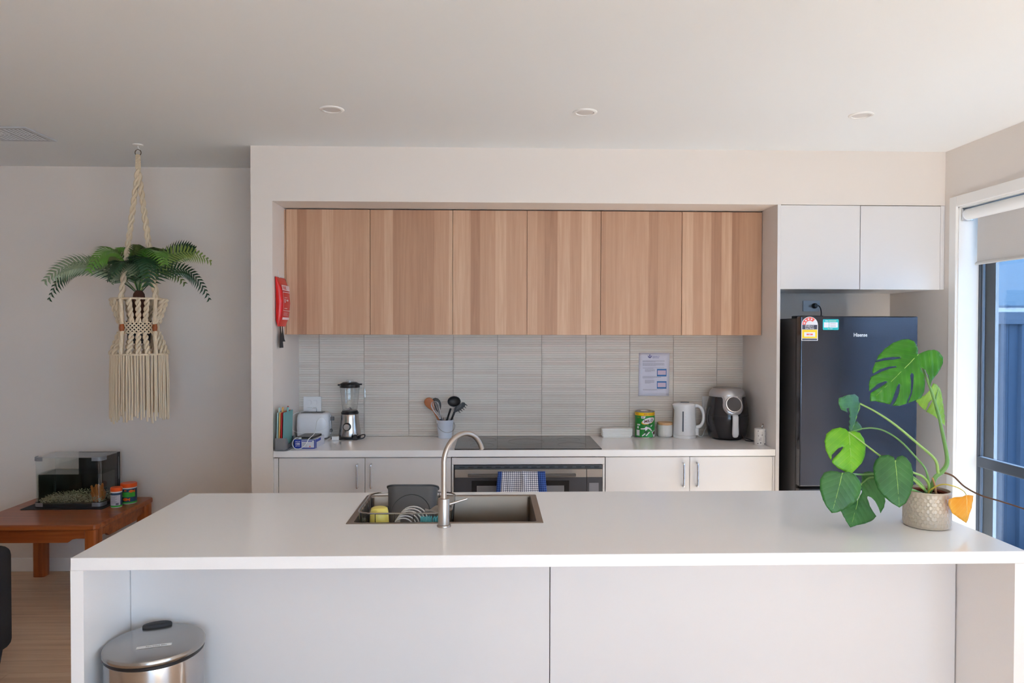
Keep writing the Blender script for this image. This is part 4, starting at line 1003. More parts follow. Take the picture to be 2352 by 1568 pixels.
G().loft(hr).build('handle', M_AH, af, smooth=True, ang=60)
G().box(-0.014, 0.014, -0.150, -0.125, 0.14, 0.165).build('handle_bracket', M_AF, af)
g = G()
for i in range(41):
    a = -1.6 + 3.2 * i / 40
g.add([((ar(z) + 0.0006) * math.sin(-1.7 + 3.4 * i / 40), -(ar(z) + 0.0006) * math.cos(-1.7 + 3.4 * i / 40), z) for z in (0.1585, 0.1605) for i in range(41)], [(i, i + 1, 42 + i, 41 + i) for i in range(40)])
g.build('basket_seam', mat('seam_black', (12, 12, 13), 0.5), af)
G().tube(bez([(0.07, -0.075, 0.02), (0.10, -0.10, 0.012), (0.12, -0.125, 0.0045), (0.125, -0.15, 0.0045), (0.105, -0.165, 0.0045), (0.08, -0.14, 0.0045), (0.085, -0.105, 0.0045)], 8), 0.0034, 8).build('cord', M_BLACK, af, smooth=True)

# printed roll
cn = thing('white_roll', 'small printed white roll with a metal clip at the worktop end', 'roll', (1.692, 4.452, H))
G().lathe([(0.0345, 0.0004), (0.0348, 0.002), (0.0348, 0.101), (0.033, 0.103), (0.02, 0.1025), (0.001, 0.1024)], 36).build('roll', mat('roll_white', (228, 225, 224), 0.5), cn, smooth=True, ang=40)
cr = cyl(0.0352)
g = G()
for x, z, w, h in ((-0.024, 0.09, 0.006, 0.005), (0.022, 0.09, 0.005, 0.004), (0.0, 0.066, 0.006, 0.006), (-0.022, 0.06, 0.003, 0.008), (0.024, 0.056, 0.002, 0.009), (-0.016, 0.036, 0.0022, 0.014), (-0.008, 0.04, 0.0022, 0.022), (-0.026, 0.012, 0.007, 0.006), (0.020, 0.010, 0.011, 0.007), (-0.009, 0.017, 0.007, 0.008), (0.0, 0.078, 0.0012, 0.016)):
    shape_on(g, rect(x - w / 2, x + w / 2, z - h / 2, z + h / 2), cr)
g.build('print', mat('roll_print', (120, 116, 122), 0.6), cn)
G().tube([(0.008, -0.012, 0.1), (0.007, -0.012, 0.115), (0.012, -0.012, 0.126)], [0.002, 0.006, 0.003], 8).build('clip', M_CHROME, cn, smooth=True)
G().sphere((0.0125, -0.012, 0.130), 0.0035).build('clip_end', mat('clip_brown', (110, 84, 60), 0.5), cn, smooth=True)

# notice on the splashback
nt_ = thing('paper_notice', 'A4 printed instruction sheet with two blue pictures taped to the splashback', 'notice', (1.1105, YB - 0.0142, 1.3185), 0)
q = []
for j in range(13):
    for i in range(9):
        x = -0.105 + 0.21 * i / 8 + (0.0035 * (j / 12 - 0.5)); z = -0.1465 + 0.293 * j / 12
        q.append((x, -0.0006 - 0.0018 * (0.5 + 0.5 * math.sin(x * 40 + z * 23)) * (1.2 - j / 12), z))
fcs = [(j * 9 + i, j * 9 + i + 1, j * 9 + i + 10, j * 9 + i + 9) for j in range(12) for i in range(8)]
pgs = G().add(q, fcs).build('sheet', mat('notice_paper', (214, 214, 230), 0.6), nt_, smooth=True)
md = pgs.modifiers.new('thick', 'SOLIDIFY'); md.thickness = 0.0003; md.offset = 1
nf = ff(-0.0030)
M_PRN = mat('print_pale', (140, 140, 158), 0.6); M_LOGO = mat('logo_purple', (70, 66, 140), 0.5)
g = G(); random.seed(3)
def para(z, n, x0=-0.078, x1=0.072, last=0.6):
    for i in range(n):
        xe = x1 if i < n - 1 else x0 + (x1 - x0) * last
        x = x0
        while x < xe - 0.004:
            w_ = random.uniform(0.004, 0.014); shape_on(g, rect(x, min(x + w_, xe), z, z + 0.0016), nf); x += w_ + 0.0016
        z -= 0.0042
para(0.092, 3); para(0.074, 5); para(0.045, 2, last=0.5); para(0.034, 5, -0.062, 0.008); para(-0.014, 4, -0.078, 0.05); para(-0.040, 6, -0.062, 0.004); para(-0.104, 2, -0.075, 0.065, 0.7)
g.build('text_lines', M_PRN, nt_)
g = G(); tex_on(g, text('DISABILITY', 0.009, 0.012, width=0.052), nf, 0.014, 0.122); tex_on(g, text('SERVICES', 0.009, 0.012, width=0.046), nf, 0.011, 0.113); g.build('logo_lettering', mat('logo_lilac', (120, 118, 170), 0.5), nt_)
g = G(); shape_on(g, [(-0.044, 0.130), (-0.040, 0.116), (-0.032, 0.111), (-0.024, 0.111), (-0.018, 0.118), (-0.014, 0.130), (-0.022, 0.124), (-0.024, 0.116), (-0.033, 0.116), (-0.036, 0.122)], nf); shape_on(g, circ(0.004, 12, -0.029, 0.131), nf); shape_on(g, rect(-0.0315, -0.0265, 0.112, 0.127), nf)
g.build('hands_logo', M_LOGO, nt_)
for z in (0.012, -0.072):
    p1 = shape_on(G(), rect(0.020, 0.086, z - 0.026, z + 0.025), ff(-0.0031)).build('picture', mat('picture_blue', (40, 110, 176), 0.5), nt_)
    shape_on(G(), rect(0.025, 0.081, z - 0.015, z + 0.015), ff(-0.0034)).build('picture_panel', mat('picture_pink', (206, 186, 208), 0.5), p1)

# fire blanket on the wing wall
fb = thing('fire_blanket', 'red fire blanket pouch hanging on the left recess wall', 'fire blanket', (XN1, 4.41, 1.78))
M_FB = mat('pouch_red', (214, 26, 30), 0.28); M_FW = mat('pouch_white', (236, 214, 218), 0.4)
rgs = []
for z, th, hw, xo in ((0.155, 0.002, 0.096, 0.004), (0.15, 0.004, 0.098, 0.005), (0.12, 0.020, 0.096, 0.003), (0.08, 0.036, 0.094, 0.002), (0.0, 0.044, 0.092, 0.002), (-0.08, 0.036, 0.090, 0.002), (-0.11, 0.024, 0.086, 0.004), (-0.138, 0.003, 0.082, 0.014), (-0.143, 0.002, 0.082, 0.014)):
    rgs.append([(xo + 0.001 + (x + th / 2), y - 0.012 * (0.15 - z), z) for x, y in rr(th, hw * 2, th * 0.45, 4)])
G().loft(rgs).build('pouch', M_FB, fb, smooth=True, ang=60)
def pf(a, b):
    th = 0.044 - 0.9 * b * b if abs(b) < 0.11 else 0.03
    return (0.0045 + th, a - 0.012 * (0.15 - b), b)
shape_on(G(), rect(-0.078, 0.078, 0.074, 0.106), pf, 0.02).build('title_panel', M_FW, fb)
g = G(); tex_on(g, text('FIRE', 0.028, 0.02, width=0.075), lambda a, b: (pf(a, b)[0] + 0.0006, pf(a, b)[1], b), -0.03, 0.090); g.build('title_lettering', M_FB, fb)
g = G()
for o in (rect(-0.070, 0.075, 0.062, 0.066), rect(-0.070, 0.075, -0.050, -0.046), rect(-0.070, -0.066, -0.046, 0.062), rect(-0.05, 0.01, 0.03, 0.033), rect(-0.05, -0.03, 0.0, 0.024), rect(-0.01, 0.03, 0.01, 0.02), rect(-0.05, 0.01, -0.036, -0.032), rect(-0.06, 0.03, -0.062, -0.060), rect(-0.06, 0.02, -0.069, -0.067), rect(-0.06, 0.03, -0.076, -0.074)): shape_on(g, o, pf, 0.03)
shape_on(g, rect(-0.068, 0.074, -0.102, -0.088), pf, 0.02)
g.build('instruction_print', M_FW, fb)
for s_ in (-0.03, 0.012):
    G().loft([[(0.016 + x + 0.002 * i, s_ - 0.003 + y + 0.002 * i, z) for x, y in rr(0.002, w_, 0.0008, 2)] for i, (z, w_) in enumerate(((-0.138, 0.014), (-0.17, 0.022), (-0.22 if s_ > 0 else -0.2, 0.05), (-0.272 if s_ < 0 else -0.235, 0.075)))]).build('pull_strap', mat('strap_black', (44, 44, 48), 0.7), fb)
G().tube(bez([(0.001, -0.03, 0.2), (0.006, -0.032, 0.185), (0.008, -0.03, 0.165), (0.012, -0.026, 0.153), (0.016, -0.02, 0.165)], 5), 0.0016, 6).build('wall_hook', M_WHITEP, fb, smooth=True)
for yy in (-0.02, 0.04):
    G().sphere((0.0085, yy, 0.146), 0.004, 0.005, 0.005, 10, 6).build('eyelet', mat('eyelet_brass', (190, 150, 80), 0.3, 1.0), fb, smooth=True)
# ------------------------------------------------------------------ tea towel on the oven handle
tt = thing('tea_towel', 'blue and white checked tea towel draped over the oven handle', 'towel', (0.185, DY - 0.041, 0.766))
def towel_mat(name, white, dark):
    m, nt, p = nodes_of(name, 0.9, 0.2)
    tc = nt.nodes.new('ShaderNodeTexCoord'); sep = nt.nodes.new('ShaderNodeSeparateXYZ'); nt.links.new(tc.outputs['UV'], sep.inputs[0])
    def line(o, k, w):
        fr_ = mathn(nt, 'FRACT', mathn(nt, 'MULTIPLY', o, k)); return mathn(nt, 'LESS_THAN', fr_, w)
    a = line(sep.outputs['X'], 85.0, 0.34); b = line(sep.outputs['Y'], 85.0, 0.34)
    f = mathn(nt, 'MULTIPLY', mathn(nt, 'ADD', a, b), 0.5)
    nt.links.new(ramp(nt, f, [(0.0, white), (0.5, tuple((x + y) // 2 for x, y in zip(white, dark))), (1.0, dark)]), p.inputs['Base Color'])
    return m
M_TTW = towel_mat('towel_check', (232, 232, 240), (40, 48, 80)); M_TTB = towel_mat('towel_border', (72, 104, 178), (32, 44, 92))
def towel(x0, x1, name, m, u0=0.0):
    nx, prof_ = max(3, int((x1 - x0) / 0.006)), []
    for k in range(10): prof_.append((-0.013, -0.22 + 0.022 * k))
    prof_ += [(-0.0125, 0.0), (-0.009, 0.007), (0.0, 0.010), (0.010, 0.007), (0.014, 0.0)]
    for k in range(8): prof_.append((0.014, -0.02 * (k + 1)))
    v, f, uv = [], [], []
    L_ = 0; pr_ = None
    for k, (yy, z) in enumerate(prof_):
        if pr_: L_ += math.hypot(yy - pr_[0], z - pr_[1])
        pr_ = (yy, z)
        for i in range(nx + 1):
            x = x0 + (x1 - x0) * i / nx
            amp = 0.0065 * min(1, max(0.25, -z / 0.05))
            fold = amp * (math.sin(x * 95 + z * 6) * 0.5 + math.sin(x * 43 + 1.0 + z * 9) * 0.6)
            ridge = 0.008 * math.exp(-((x - 0.008 - z * 0.05) / 0.012) ** 2)
            v.append((x * (1 + 0.14 * max(0, -z) / 0.22), yy - abs(fold) * (1 if yy < 0 else -0.2) - (ridge if yy < 0.005 else 0), z + (0.004 * math.exp(-((x - 0.008) / 0.012) ** 2) if z > -0.001 else 0)))
            uv.append((u0 + x, L_))
    for k in range(len(prof_) - 1):
        for i in range(nx): f.append((k * (nx + 1) + i, k * (nx + 1) + i + 1, (k + 1) * (nx + 1) + i + 1, (k + 1) * (nx + 1) + i))
    o = G().add(v, f).build(name, m, tt, smooth=True, ang=80)
    ul = o.data.uv_layers.new(name='UVMap')
    for lp in o.data.loops: ul.data[lp.index].uv = uv[lp.vertex_index]
    md = o.modifiers.new('thick', 'SOLIDIFY'); md.thickness = 0.0015; md.offset = 0
    return o
towel(-0.120, 0.092, 'cloth', M_TTW); towel(0.092, 0.138, 'border', M_TTB); towel(-0.144, -0.120, 'border', M_TTB)

# ------------------------------------------------------------------ dish rack in the sink
RX0, RX1, RY0, RY1, RZ = -0.505, -0.150, 2.700, 3.055, 0.926
rk = thing('dish_rack', 'chrome wire dish rack standing in the left half of the sink', 'dish rack', ((RX0 + RX1) / 2, (RY0 + RY1) / 2, 0.7))
rcx, rcy = (RX0 + RX1) / 2, (RY0 + RY1) / 2
top_ = [(x, y, RZ - 0.7) for x, y in rr(RX1 - RX0, RY1 - RY0, 0.06, 6)]
G().tube(top_, 0.0033, 8, closed=True).build('rim', M_WIRE, rk, smooth=True)
for zz, sc_ in ((0.17, 0.975), (0.11, 0.95), (0.05, 0.93)):
    G().tube([(x * sc_, y * sc_, zz) for x, y, z in top_], 0.0017, 6, closed=True).build('side_wire', M_WIRE, rk, smooth=True)
hw_, hd2 = (RX1 - RX0) / 2, (RY1 - RY0) / 2
for i in range(6):
    y = -hd2 + 0.05 + i * (2 * hd2 - 0.1) / 5
    G().tube(bez([(-hw_, y, RZ - 0.7), (-hw_ * 0.95, y, 0.1), (-hw_ * 0.9, y, 0.01), (0, y, 0.008), (hw_ * 0.9, y, 0.01), (hw_ * 0.95, y, 0.1), (hw_, y, RZ - 0.7)], 4), 0.0017, 6).build('cross_wire', M_WIRE, rk, smooth=True)
for i in range(4):
    x = -hw_ + 0.07 + i * (2 * hw_ - 0.14) / 3
    G().tube(bez([(x, -hd2, RZ - 0.7), (x, -hd2 * 0.95, 0.1), (x, -hd2 * 0.9, 0.01), (x, 0, 0.008), (x, hd2 * 0.9, 0.01), (x, hd2 * 0.95, 0.1), (x, hd2, RZ - 0.7)], 4), 0.0017, 6).build('cross_wire', M_WIRE, rk, smooth=True)
# grey tub
tb = thing('grey_tub', 'dark grey plastic tub with a curved ridge standing in the dish rack', 'tub', (-0.327, 2.915, 0.7325))
tb.rotation_euler = (-0.46, 0, 0)
M_TUB = mat('tub_grey', (84, 82, 82), 0.5)
rg = [(0.168, 0.075, 0.03, 0.0), (0.172, 0.08, 0.03, 0.02), (0.19, 0.09, 0.035, 0.13), (0.208, 0.10, 0.038, 0.240), (0.218, 0.108, 0.04, 0.2425), (0.219, 0.109, 0.04, 0.246), (0.204, 0.095, 0.036, 0.246), (0.186, 0.084, 0.033, 0.13), (0.166, 0.072, 0.028, 0.01)]
G().loft([[(x, y, z) for x, y in rr(w, d, r_, 6)] for w, d, r_, z in rg]).build('shell', M_TUB, tb, smooth=True, ang=50)
arc = [(0.08 * math.cos(a), 0.125 + 0.080 * math.sin(a)) for a in [PI * i / 24 for i in range(25)]]
G().tube([(x, -(0.0376 + (z) * 0.05) - 0.001, z) for x, z in arc], 0.0018, 6).build('ridge', mat('tub_ridge', (50, 49, 50), 0.5), tb, smooth=True)
# cup
cp = thing('yellow_cup', 'yellow plastic cup upside down in the dish rack', 'cup', (-0.430, 2.770, 0.7125))
G().lathe([(0.046, 0.0), (0.047, 0.004), (0.0455, 0.01), (0.040, 0.12), (0.036, 0.185), (0.034, 0.208), (0.031, 0.217), (0.026, 0.220), (0.001, 0.219)], 32).build('shell', mat('cup_yellow', (236, 218, 112), 0.35), cp, smooth=True, ang=60)
# small glass
gl_ = thing('pale_glass', 'pale green glass at the near left corner of the rack', 'glass', (-0.483, 2.728, 0.7125))
G().lathe([(0.008, 0.0), (0.012, 0.004), (0.014, 0.06), (0.010, 0.12), (0.009, 0.165), (0.012, 0.182), (0.006, 0.19), (0.001, 0.19)], 20).build('stem', glass('green_glass', (0.82, 0.9, 0.86), 0.35), gl_, smooth=True)
# plate rest: bent wire loops of the rack
for i in range(6):
    xl, xr_, yy, zt = -0.374 + i * 0.003, -0.296 + i * 0.009, 2.738 + i * 0.017, 0.898 + i * 0.0048
    c_ = (xl + xr_) / 2; w_ = (xr_ - xl) / 2
    lp = [(xl, yy, 0.709), (xl, yy, zt - w_ * 0.9)] + [(c_ - w_ * math.cos(PI * k / 12), yy, zt - w_ * 0.9 + w_ * 0.9 * math.sin(PI * k / 12)) for k in range(1, 12)] + [(xr_, yy, zt - w_ * 0.9), (xr_, yy, 0.709)]
    G().tube([(a - rcx, b - rcy, c - 0.7) for a, b, c in lp], 0.0027, 7).build('plate_loop', mat('loop_bright', (226, 224, 222), 0.35, 0.3), rk, smooth=True)
# scrubbing brush and cloth
br = thing('dish_brush', 'turquoise dish brush lying in the rack behind the tap', 'brush', (-0.245, 2.745, 0.86))
G().loft([[(x * s_, y * s_, z) for x, y in rr(0.1, 0.04, 0.018, 5, 0.01)] for z, s_ in ((0.0, 0.9), (0.008, 1), (0.014, 0.95))]).build('head', mat('brush_turquoise', (50, 190, 196), 0.4), br, smooth=True)
bg_ = G()
for i in range(14):
    for j in range(5):
        x = -0.022 + i * 0.006; y = -0.014 + j * 0.007
        bg_.tube([(x, y, 0.012), (x + 0.002 * math.sin(i * 3 + j), y, 0.040 + 0.002 * math.cos(i + j * 2))], [0.0026, 0.0018], 5)
bo = bg_.build('bristles', mat('bristle_aqua', (116, 204, 210), 0.6), br); bo['kind'] = 'stuff'
sc_o = thing('scouring_cloth', 'silver grey scouring cloth draped over the rack beside the tap', 'cloth', (-0.215, 2.79, 0.895))
v, f = [], []
for j in range(9):
    for i in range(9):
        x = -0.04 + 0.08 * i / 8; y = -0.03 + 0.06 * j / 8
        v.append((x, y, 0.02 + 0.008 * math.sin(i * 0.9 + j * 0.5) + 0.012 * (i / 8) - 0.03 * abs(y) ))
for j in range(8):
    for i in range(8): f.append((j * 9 + i, j * 9 + i + 1, j * 9 + i + 10, j * 9 + i + 9))
o = G().add(v, f).build('mesh_cloth', mat('scourer', (170, 164, 156), 0.5, 0.4, bump=1.0, bscale=900, var=0.35, vscale=700), sc_o, smooth=True)
md = o.modifiers.new('thick', 'SOLIDIFY'); md.thickness = 0.006

# ------------------------------------------------------------------ recycling bin
bn = thing('recycling_bin', 'round stainless steel pedal bin labelled recycle bin under the island overhang', 'bin', (-1.115, 2.398, 0))
M_BIN = mat('bin_steel', (186, 184, 184), 0.16, 1.0, var=0.04, vscale=8)
G().lathe([(0.148, 0.0), (0.152, 0.004), (0.152, 0.03), (0.149, 0.034)], 48).build('foot', M_BLACK, bn, smooth=True)
G().lathe([(0.149, 0.034), (0.150, 0.04), (0.150, 0.548), (0.149, 0.552)], 64).build('body', M_BIN, bn, smooth=True)
G().lathe([(0.1505, 0.550), (0.153, 0.553), (0.153, 0.561), (0.1505, 0.563)], 64).build('rim', M_BLACK, bn, smooth=True)
ld = G().lathe([(0.1545, 0.5635), (0.1555, 0.566), (0.1555, 0.574), (0.152, 0.580), (0.13, 0.5845), (0.08, 0.5875), (0.001, 0.5885)], 64).build('lid', mat('bin_lid_steel', (168, 164, 160), 0.22, 1.0, var=0.05, vscale=10), bn, smooth=True, ang=40)
hk = Vector((-0.045, 0.118, 0.580)); ha = math.atan2(0.118, -0.045) + PI / 2
def hm(a, b, c): return (hk.x + a * math.cos(ha) - b * math.sin(ha), hk.y + a * math.sin(ha) + b * math.cos(ha), hk.z + c)
G().loft([[hm(x, y, z) for x, y in circ(0.047 * s_, 32, ry=0.020 * s_)] for z, s_ in ((0.0, 0.96), (0.004, 1.0), (0.010, 1.0), (0.014, 0.95), (0.0165, 0.8), (0.0175, 0.4))]).build('hinge_cap', M_DARK, bn, smooth=True)
sa = 0.30
def bl_(a, b):
    x, y = a * math.cos(sa) - b * math.sin(sa) + 0.022, a * math.sin(sa) + b * math.cos(sa) - 0.050
    r_ = math.hypot(x, y); return (x, y, 0.5893 - 0.22 * r_ * r_)
lb_ = shape_on(G(), rect(-0.052, 0.052, -0.0095, 0.0095), bl_, 0.01).build('paper_label', M_WHITEM, ld)
g = G(); tex_on(g, text('RECYCLE BIN', 0.0095, 0.012, width=0.060), lambda a, b: (bl_(a, b)[0], bl_(a, b)[1], bl_(a, b)[2] + 0.0004), 0.006, 0); g.build('label_lettering', M_BLACK, lb_)
G().box(-0.03, 0.03, -0.175, -0.14, 0.008, 0.018).build('pedal', M_BLACK, bn, bevel=0.003)

# ------------------------------------------------------------------ monstera in a beige pot
LEAVES = {
    'big': ((1.5748, 2.6000, 1.5297), (-0.7544, -0.2899, -0.5890), (0.1422, -0.9481, 0.2844), 0.2724,
        [(0.0000, 0.0000), (-0.0104, -0.0127), (-0.0249, -0.0232), (-0.0438, -0.0262), (-0.0636, -0.0153), (-0.0784, 0.0065), (-0.0912, 0.0404), (-0.0965, 0.0828), (-0.0948, 0.1235), (-0.0882, 0.1436), (-0.0752, 0.1128), (-0.0554, 0.0830), (-0.0381, 0.0647), (-0.0346, 0.0659), (-0.0485, 0.0912), (-0.0686, 0.1206), (-0.0856, 0.1515), (-0.0795, 0.1701), (-0.0680, 0.1911), (-0.0630, 0.1912), (-0.0569, 0.1584), (-0.0430, 0.1268), (-0.0261, 0.1034), (-0.0230, 0.1052), (-0.0361, 0.1302), (-0.0484, 0.1636), (-0.0576, 0.1956), (-0.0600, 0.2060), (-0.0521, 0.2238), (-0.0393, 0.2397), (-0.0279, 0.2492), (-0.0258, 0.2045), (-0.0158, 0.1782), (-0.0084, 0.1735), (-0.0074, 0.1833), (-0.0124, 0.2107), (-0.0199, 0.2492), (-0.0162, 0.2582), (0.0000, 0.2724), (0.0117, 0.2579), (0.0310, 0.2429), (0.0550, 0.2239), (0.0435, 0.1911), (0.0269, 0.1569), (0.0233, 0.1429), (0.0310, 0.1425), (0.0478, 0.1674), (0.0605, 0.1971), (0.0642, 0.2187), (0.0826, 0.1995), (0.0956, 0.1698), (0.0774, 0.1304), (0.0492, 0.1011), (0.0313, 0.0864), (0.0280, 0.0736), (0.0389, 0.0720), (0.0635, 0.1018), (0.0839, 0.1315), (0.0985, 0.1617), (0.1120, 0.1285), (0.1204, 0.1043), (0.1095, 0.0811), (0.0908, 0.0582), (0.0680, 0.0401), (0.0390, 0.0296), (0.0567, 0.0214), (0.0800, 0.0250), (0.1041, 0.0416), (0.1136, 0.0483), (0.1033, 0.0286), (0.1003, -0.0052), (0.0971, -0.0344), (0.0872, -0.0600), (0.0726, -0.0751), (0.0491, -0.0789), (0.0295, -0.0675), (0.0149, -0.0450), (0.0067, -0.0249), (0.0017, -0.0079)]),
    'pale': ((1.7410, 2.7400, 1.4009), (0.2911, 0.0500, -0.9554), (0.4454, -0.8909, 0.0891), 0.1619,
        [(0.0000, 0.0000), (0.0103, 0.0213), (0.0071, 0.0586), (0.0045, 0.1217), (0.0000, 0.1619), (-0.0209, 0.1415), (-0.0583, 0.1026), (-0.0976, 0.0698), (-0.0753, 0.0555), (-0.0548, 0.0405), (-0.0606, 0.0341), (-0.0798, 0.0413), (-0.1029, 0.0623), (-0.1181, 0.0438), (-0.1326, 0.0168), (-0.1291, 0.0087), (-0.0910, 0.0060), (-0.0488, -0.0049), (-0.0255, -0.0212), (-0.0099, -0.0122)]),
    'edge': ((1.3693, 2.6200, 1.3469), (-0.4360, -0.5232, -0.7322), (0.7682, -0.6402, 0.0000), 0.1276,
        [(-0.0000, 0.0000), (-0.0393, 0.0020), (-0.0771, 0.0179), (-0.1286, 0.0639), (-0.1634, 0.1074), (-0.1565, 0.1296), (-0.1257, 0.1296), (-0.0881, 0.1107), (-0.1011, 0.1041), (-0.0884, 0.0913), (-0.0717, 0.1015), (-0.0462, 0.1205), (-0.0227, 0.1376), (0.0057, 0.1234), (0.0066, 0.0945), (0.0012, 0.0558), (0.0136, 0.0135)]),
    'small': ((1.4012, 2.6600, 1.2482), (-0.8777, -0.4687, -0.0994), (0.4319, -0.8639, 0.2592), 0.0770,
        [(0.0000, 0.0000), (-0.0177, 0.0059), (-0.0309, 0.0138), (-0.0324, 0.0410), (-0.0128, 0.0657), (-0.0000, 0.0770), (0.0072, 0.0592), (0.0042, 0.0067)]),
    'lime': ((1.2774, 2.5200, 1.2554), (-0.0509, -0.3345, -0.9410), (0.0940, -0.9397, 0.3289), 0.1464,
        [(0.0000, 0.0000), (-0.0112, -0.0105), (-0.0313, -0.0142), (-0.0585, -0.0073), (-0.0809, 0.0111), (-0.0888, 0.0367), (-0.0870, 0.0698), (-0.0777, 0.0912), (-0.0709, 0.1034), (-0.0678, 0.0851), (-0.0455, 0.0616), (-0.0272, 0.0538), (-0.0264, 0.0576), (-0.0379, 0.0722), (-0.0640, 0.0986), (-0.0686, 0.1087), (-0.0658, 0.1151), (-0.0473, 0.1303), (-0.0197, 0.1422), (-0.0000, 0.1464), (0.0162, 0.1319), (0.0426, 0.1056), (0.0566, 0.0772), (0.0619, 0.0435), (0.0561, 0.0187), (0.0436, -0.0001), (0.0235, -0.0044), (0.0084, -0.0017)]),
    'low_left': ((1.2258, 2.4600, 1.1200), (-0.3552, -0.2770, -0.8928), (-0.0940, -0.9397, 0.3289), 0.1438,
        [(0.0000, 0.0000), (-0.0188, -0.0001), (-0.0393, 0.0045), (-0.0577, 0.0181), (-0.0647, 0.0464), (-0.0558, 0.0829), (-0.0393, 0.1107), (-0.0218, 0.1295), (0.0000, 0.1438), (0.0165, 0.1350), (0.0473, 0.1070), (0.0673, 0.0774), (0.0740, 0.0469), (0.0749, 0.0240), (0.0650, 0.0049), (0.0433, -0.0100), (0.0214, -0.0123), (0.0090, -0.0078)]),
    'low_split': ((1.3423, 2.5500, 1.0649), (-0.3382, -0.2913, -0.8949), (0.1905, -0.9524, 0.2381), 0.1648,
        [(0.0000, 0.0000), (-0.0055, -0.0246), (0.0006, -0.0417), (0.0211, -0.0535), (0.0468, -0.0571), (0.0641, -0.0385), (0.0823, -0.0156), (0.1065, 0.0050), (0.1161, 0.0250), (0.1158, 0.0485), (0.1049, 0.0745), (0.0883, 0.0585), (0.0684, 0.0424), (0.0472, 0.0355), (0.0341, 0.0356), (0.0326, 0.0437), (0.0507, 0.0663), (0.0699, 0.0796), (0.0900, 0.0909), (0.0769, 0.1117), (0.0491, 0.1331), (0.0203, 0.1491), (0.0000, 0.1648), (-0.0173, 0.1539), (-0.0369, 0.1381), (-0.0549, 0.1217), (-0.0246, 0.0935), (0.0006, 0.0612), (0.0079, 0.0294)]),
    'middle': ((1.4013, 2.4400, 1.1665), (-0.0762, -0.3571, -0.9309), (-0.1826, -0.9129, 0.3651), 0.1581,
        [(0.0000, 0.0000), (-0.0036, -0.0135), (-0.0204, -0.0205), (-0.0435, -0.0169), (-0.0629, -0.0004), (-0.0714, 0.0244), (-0.0716, 0.0621), (-0.0629, 0.0991), (-0.0456, 0.1247), (-0.0231, 0.1446), (0.0000, 0.1581), (0.0213, 0.1426), (0.0397, 0.1104), (0.0508, 0.0783), (0.0546, 0.0410), (0.0514, 0.0089), (0.0389, -0.0123), (0.0247, -0.0194), (0.0090, -0.0139)]),
    'yellow': ((1.6950, 2.5000, 1.0323), (0.0155, -0.0949, -0.9954), (0.2860, -0.9535, 0.0953), 0.0998,
        [(0.0000, 0.0000), (-0.0174, 0.0045), (-0.0540, 0.0051), (-0.0743, 0.0120), (-0.0761, 0.0335), (-0.0625, 0.0614), (-0.0315, 0.0824), (0.0000, 0.0998), (0.0089, 0.0824), (0.0234, 0.0452), (0.0345, 0.0047), (0.0162, 0.0009)]),
}
mo = thing('potted_monstera', 'monstera with split leaves in a beige textured pot on the island', 'potted plant', (1.604, 2.585, H))
MO = Vector(mo.location)
def pot_ring(r_, z, k=None, n=120):
    out = []
    for j in range(n):
        bump_ = 0.0
        if k is not None:
            ph = (j + (2 if k % 2 else 0)) % 4
            bump_ = -0.0011 if ph in (1, 2) else 0.0006
        out.append(((r_ + bump_) * math.cos(2 * PI * j / n), (r_ + bump_) * math.sin(2 * PI * j / n), z))
    return out
rg = [pot_ring(0.070, 0.0004), pot_ring(0.0755, 0.003), pot_ring(0.0772, 0.008)]
for k in range(9):
    z0 = 0.011 + k * 0.0128
    rg += [pot_ring(0.0778, z0), pot_ring(0.0782, z0 + 0.0016, k), pot_ring(0.0782, z0 + 0.0112, k)]
rg += [pot_ring(0.0785, 0.128), pot_ring(0.0795, 0.131), pot_ring(0.0785, 0.134), pot_ring(0.0745, 0.134), pot_ring(0.0735, 0.128), pot_ring(0.073, 0.105)]
pot = G().loft(rg, True, False).build('pot', mat('pot_beige', (186, 172, 154), 0.28, coat=0.3), mo, smooth=True, ang=28)
G().lathe([(0.0735, 0.108), (0.0725, 0.122), (0.068, 0.126), (0.066, 0.120)], 36, c0=False, c1=False).build('inner_pot', mat('nursery_pot', (120, 50, 34), 0.5), pot, smooth=True)
so = G(); n_ = 24
so.loft([[(r_ * math.cos(2 * PI * j / n_), r_ * math.sin(2 * PI * j / n_), 0.112 + random.uniform(-0.004, 0.004)) for j in range(n_)] for r_ in (0.0685, 0.05, 0.03, 0.01)], False, True)
so.build('soil', mat('soil', (52, 38, 30), 0.95, bump=1.0, bscale=150, var=0.4, vscale=120), pot, smooth=True)
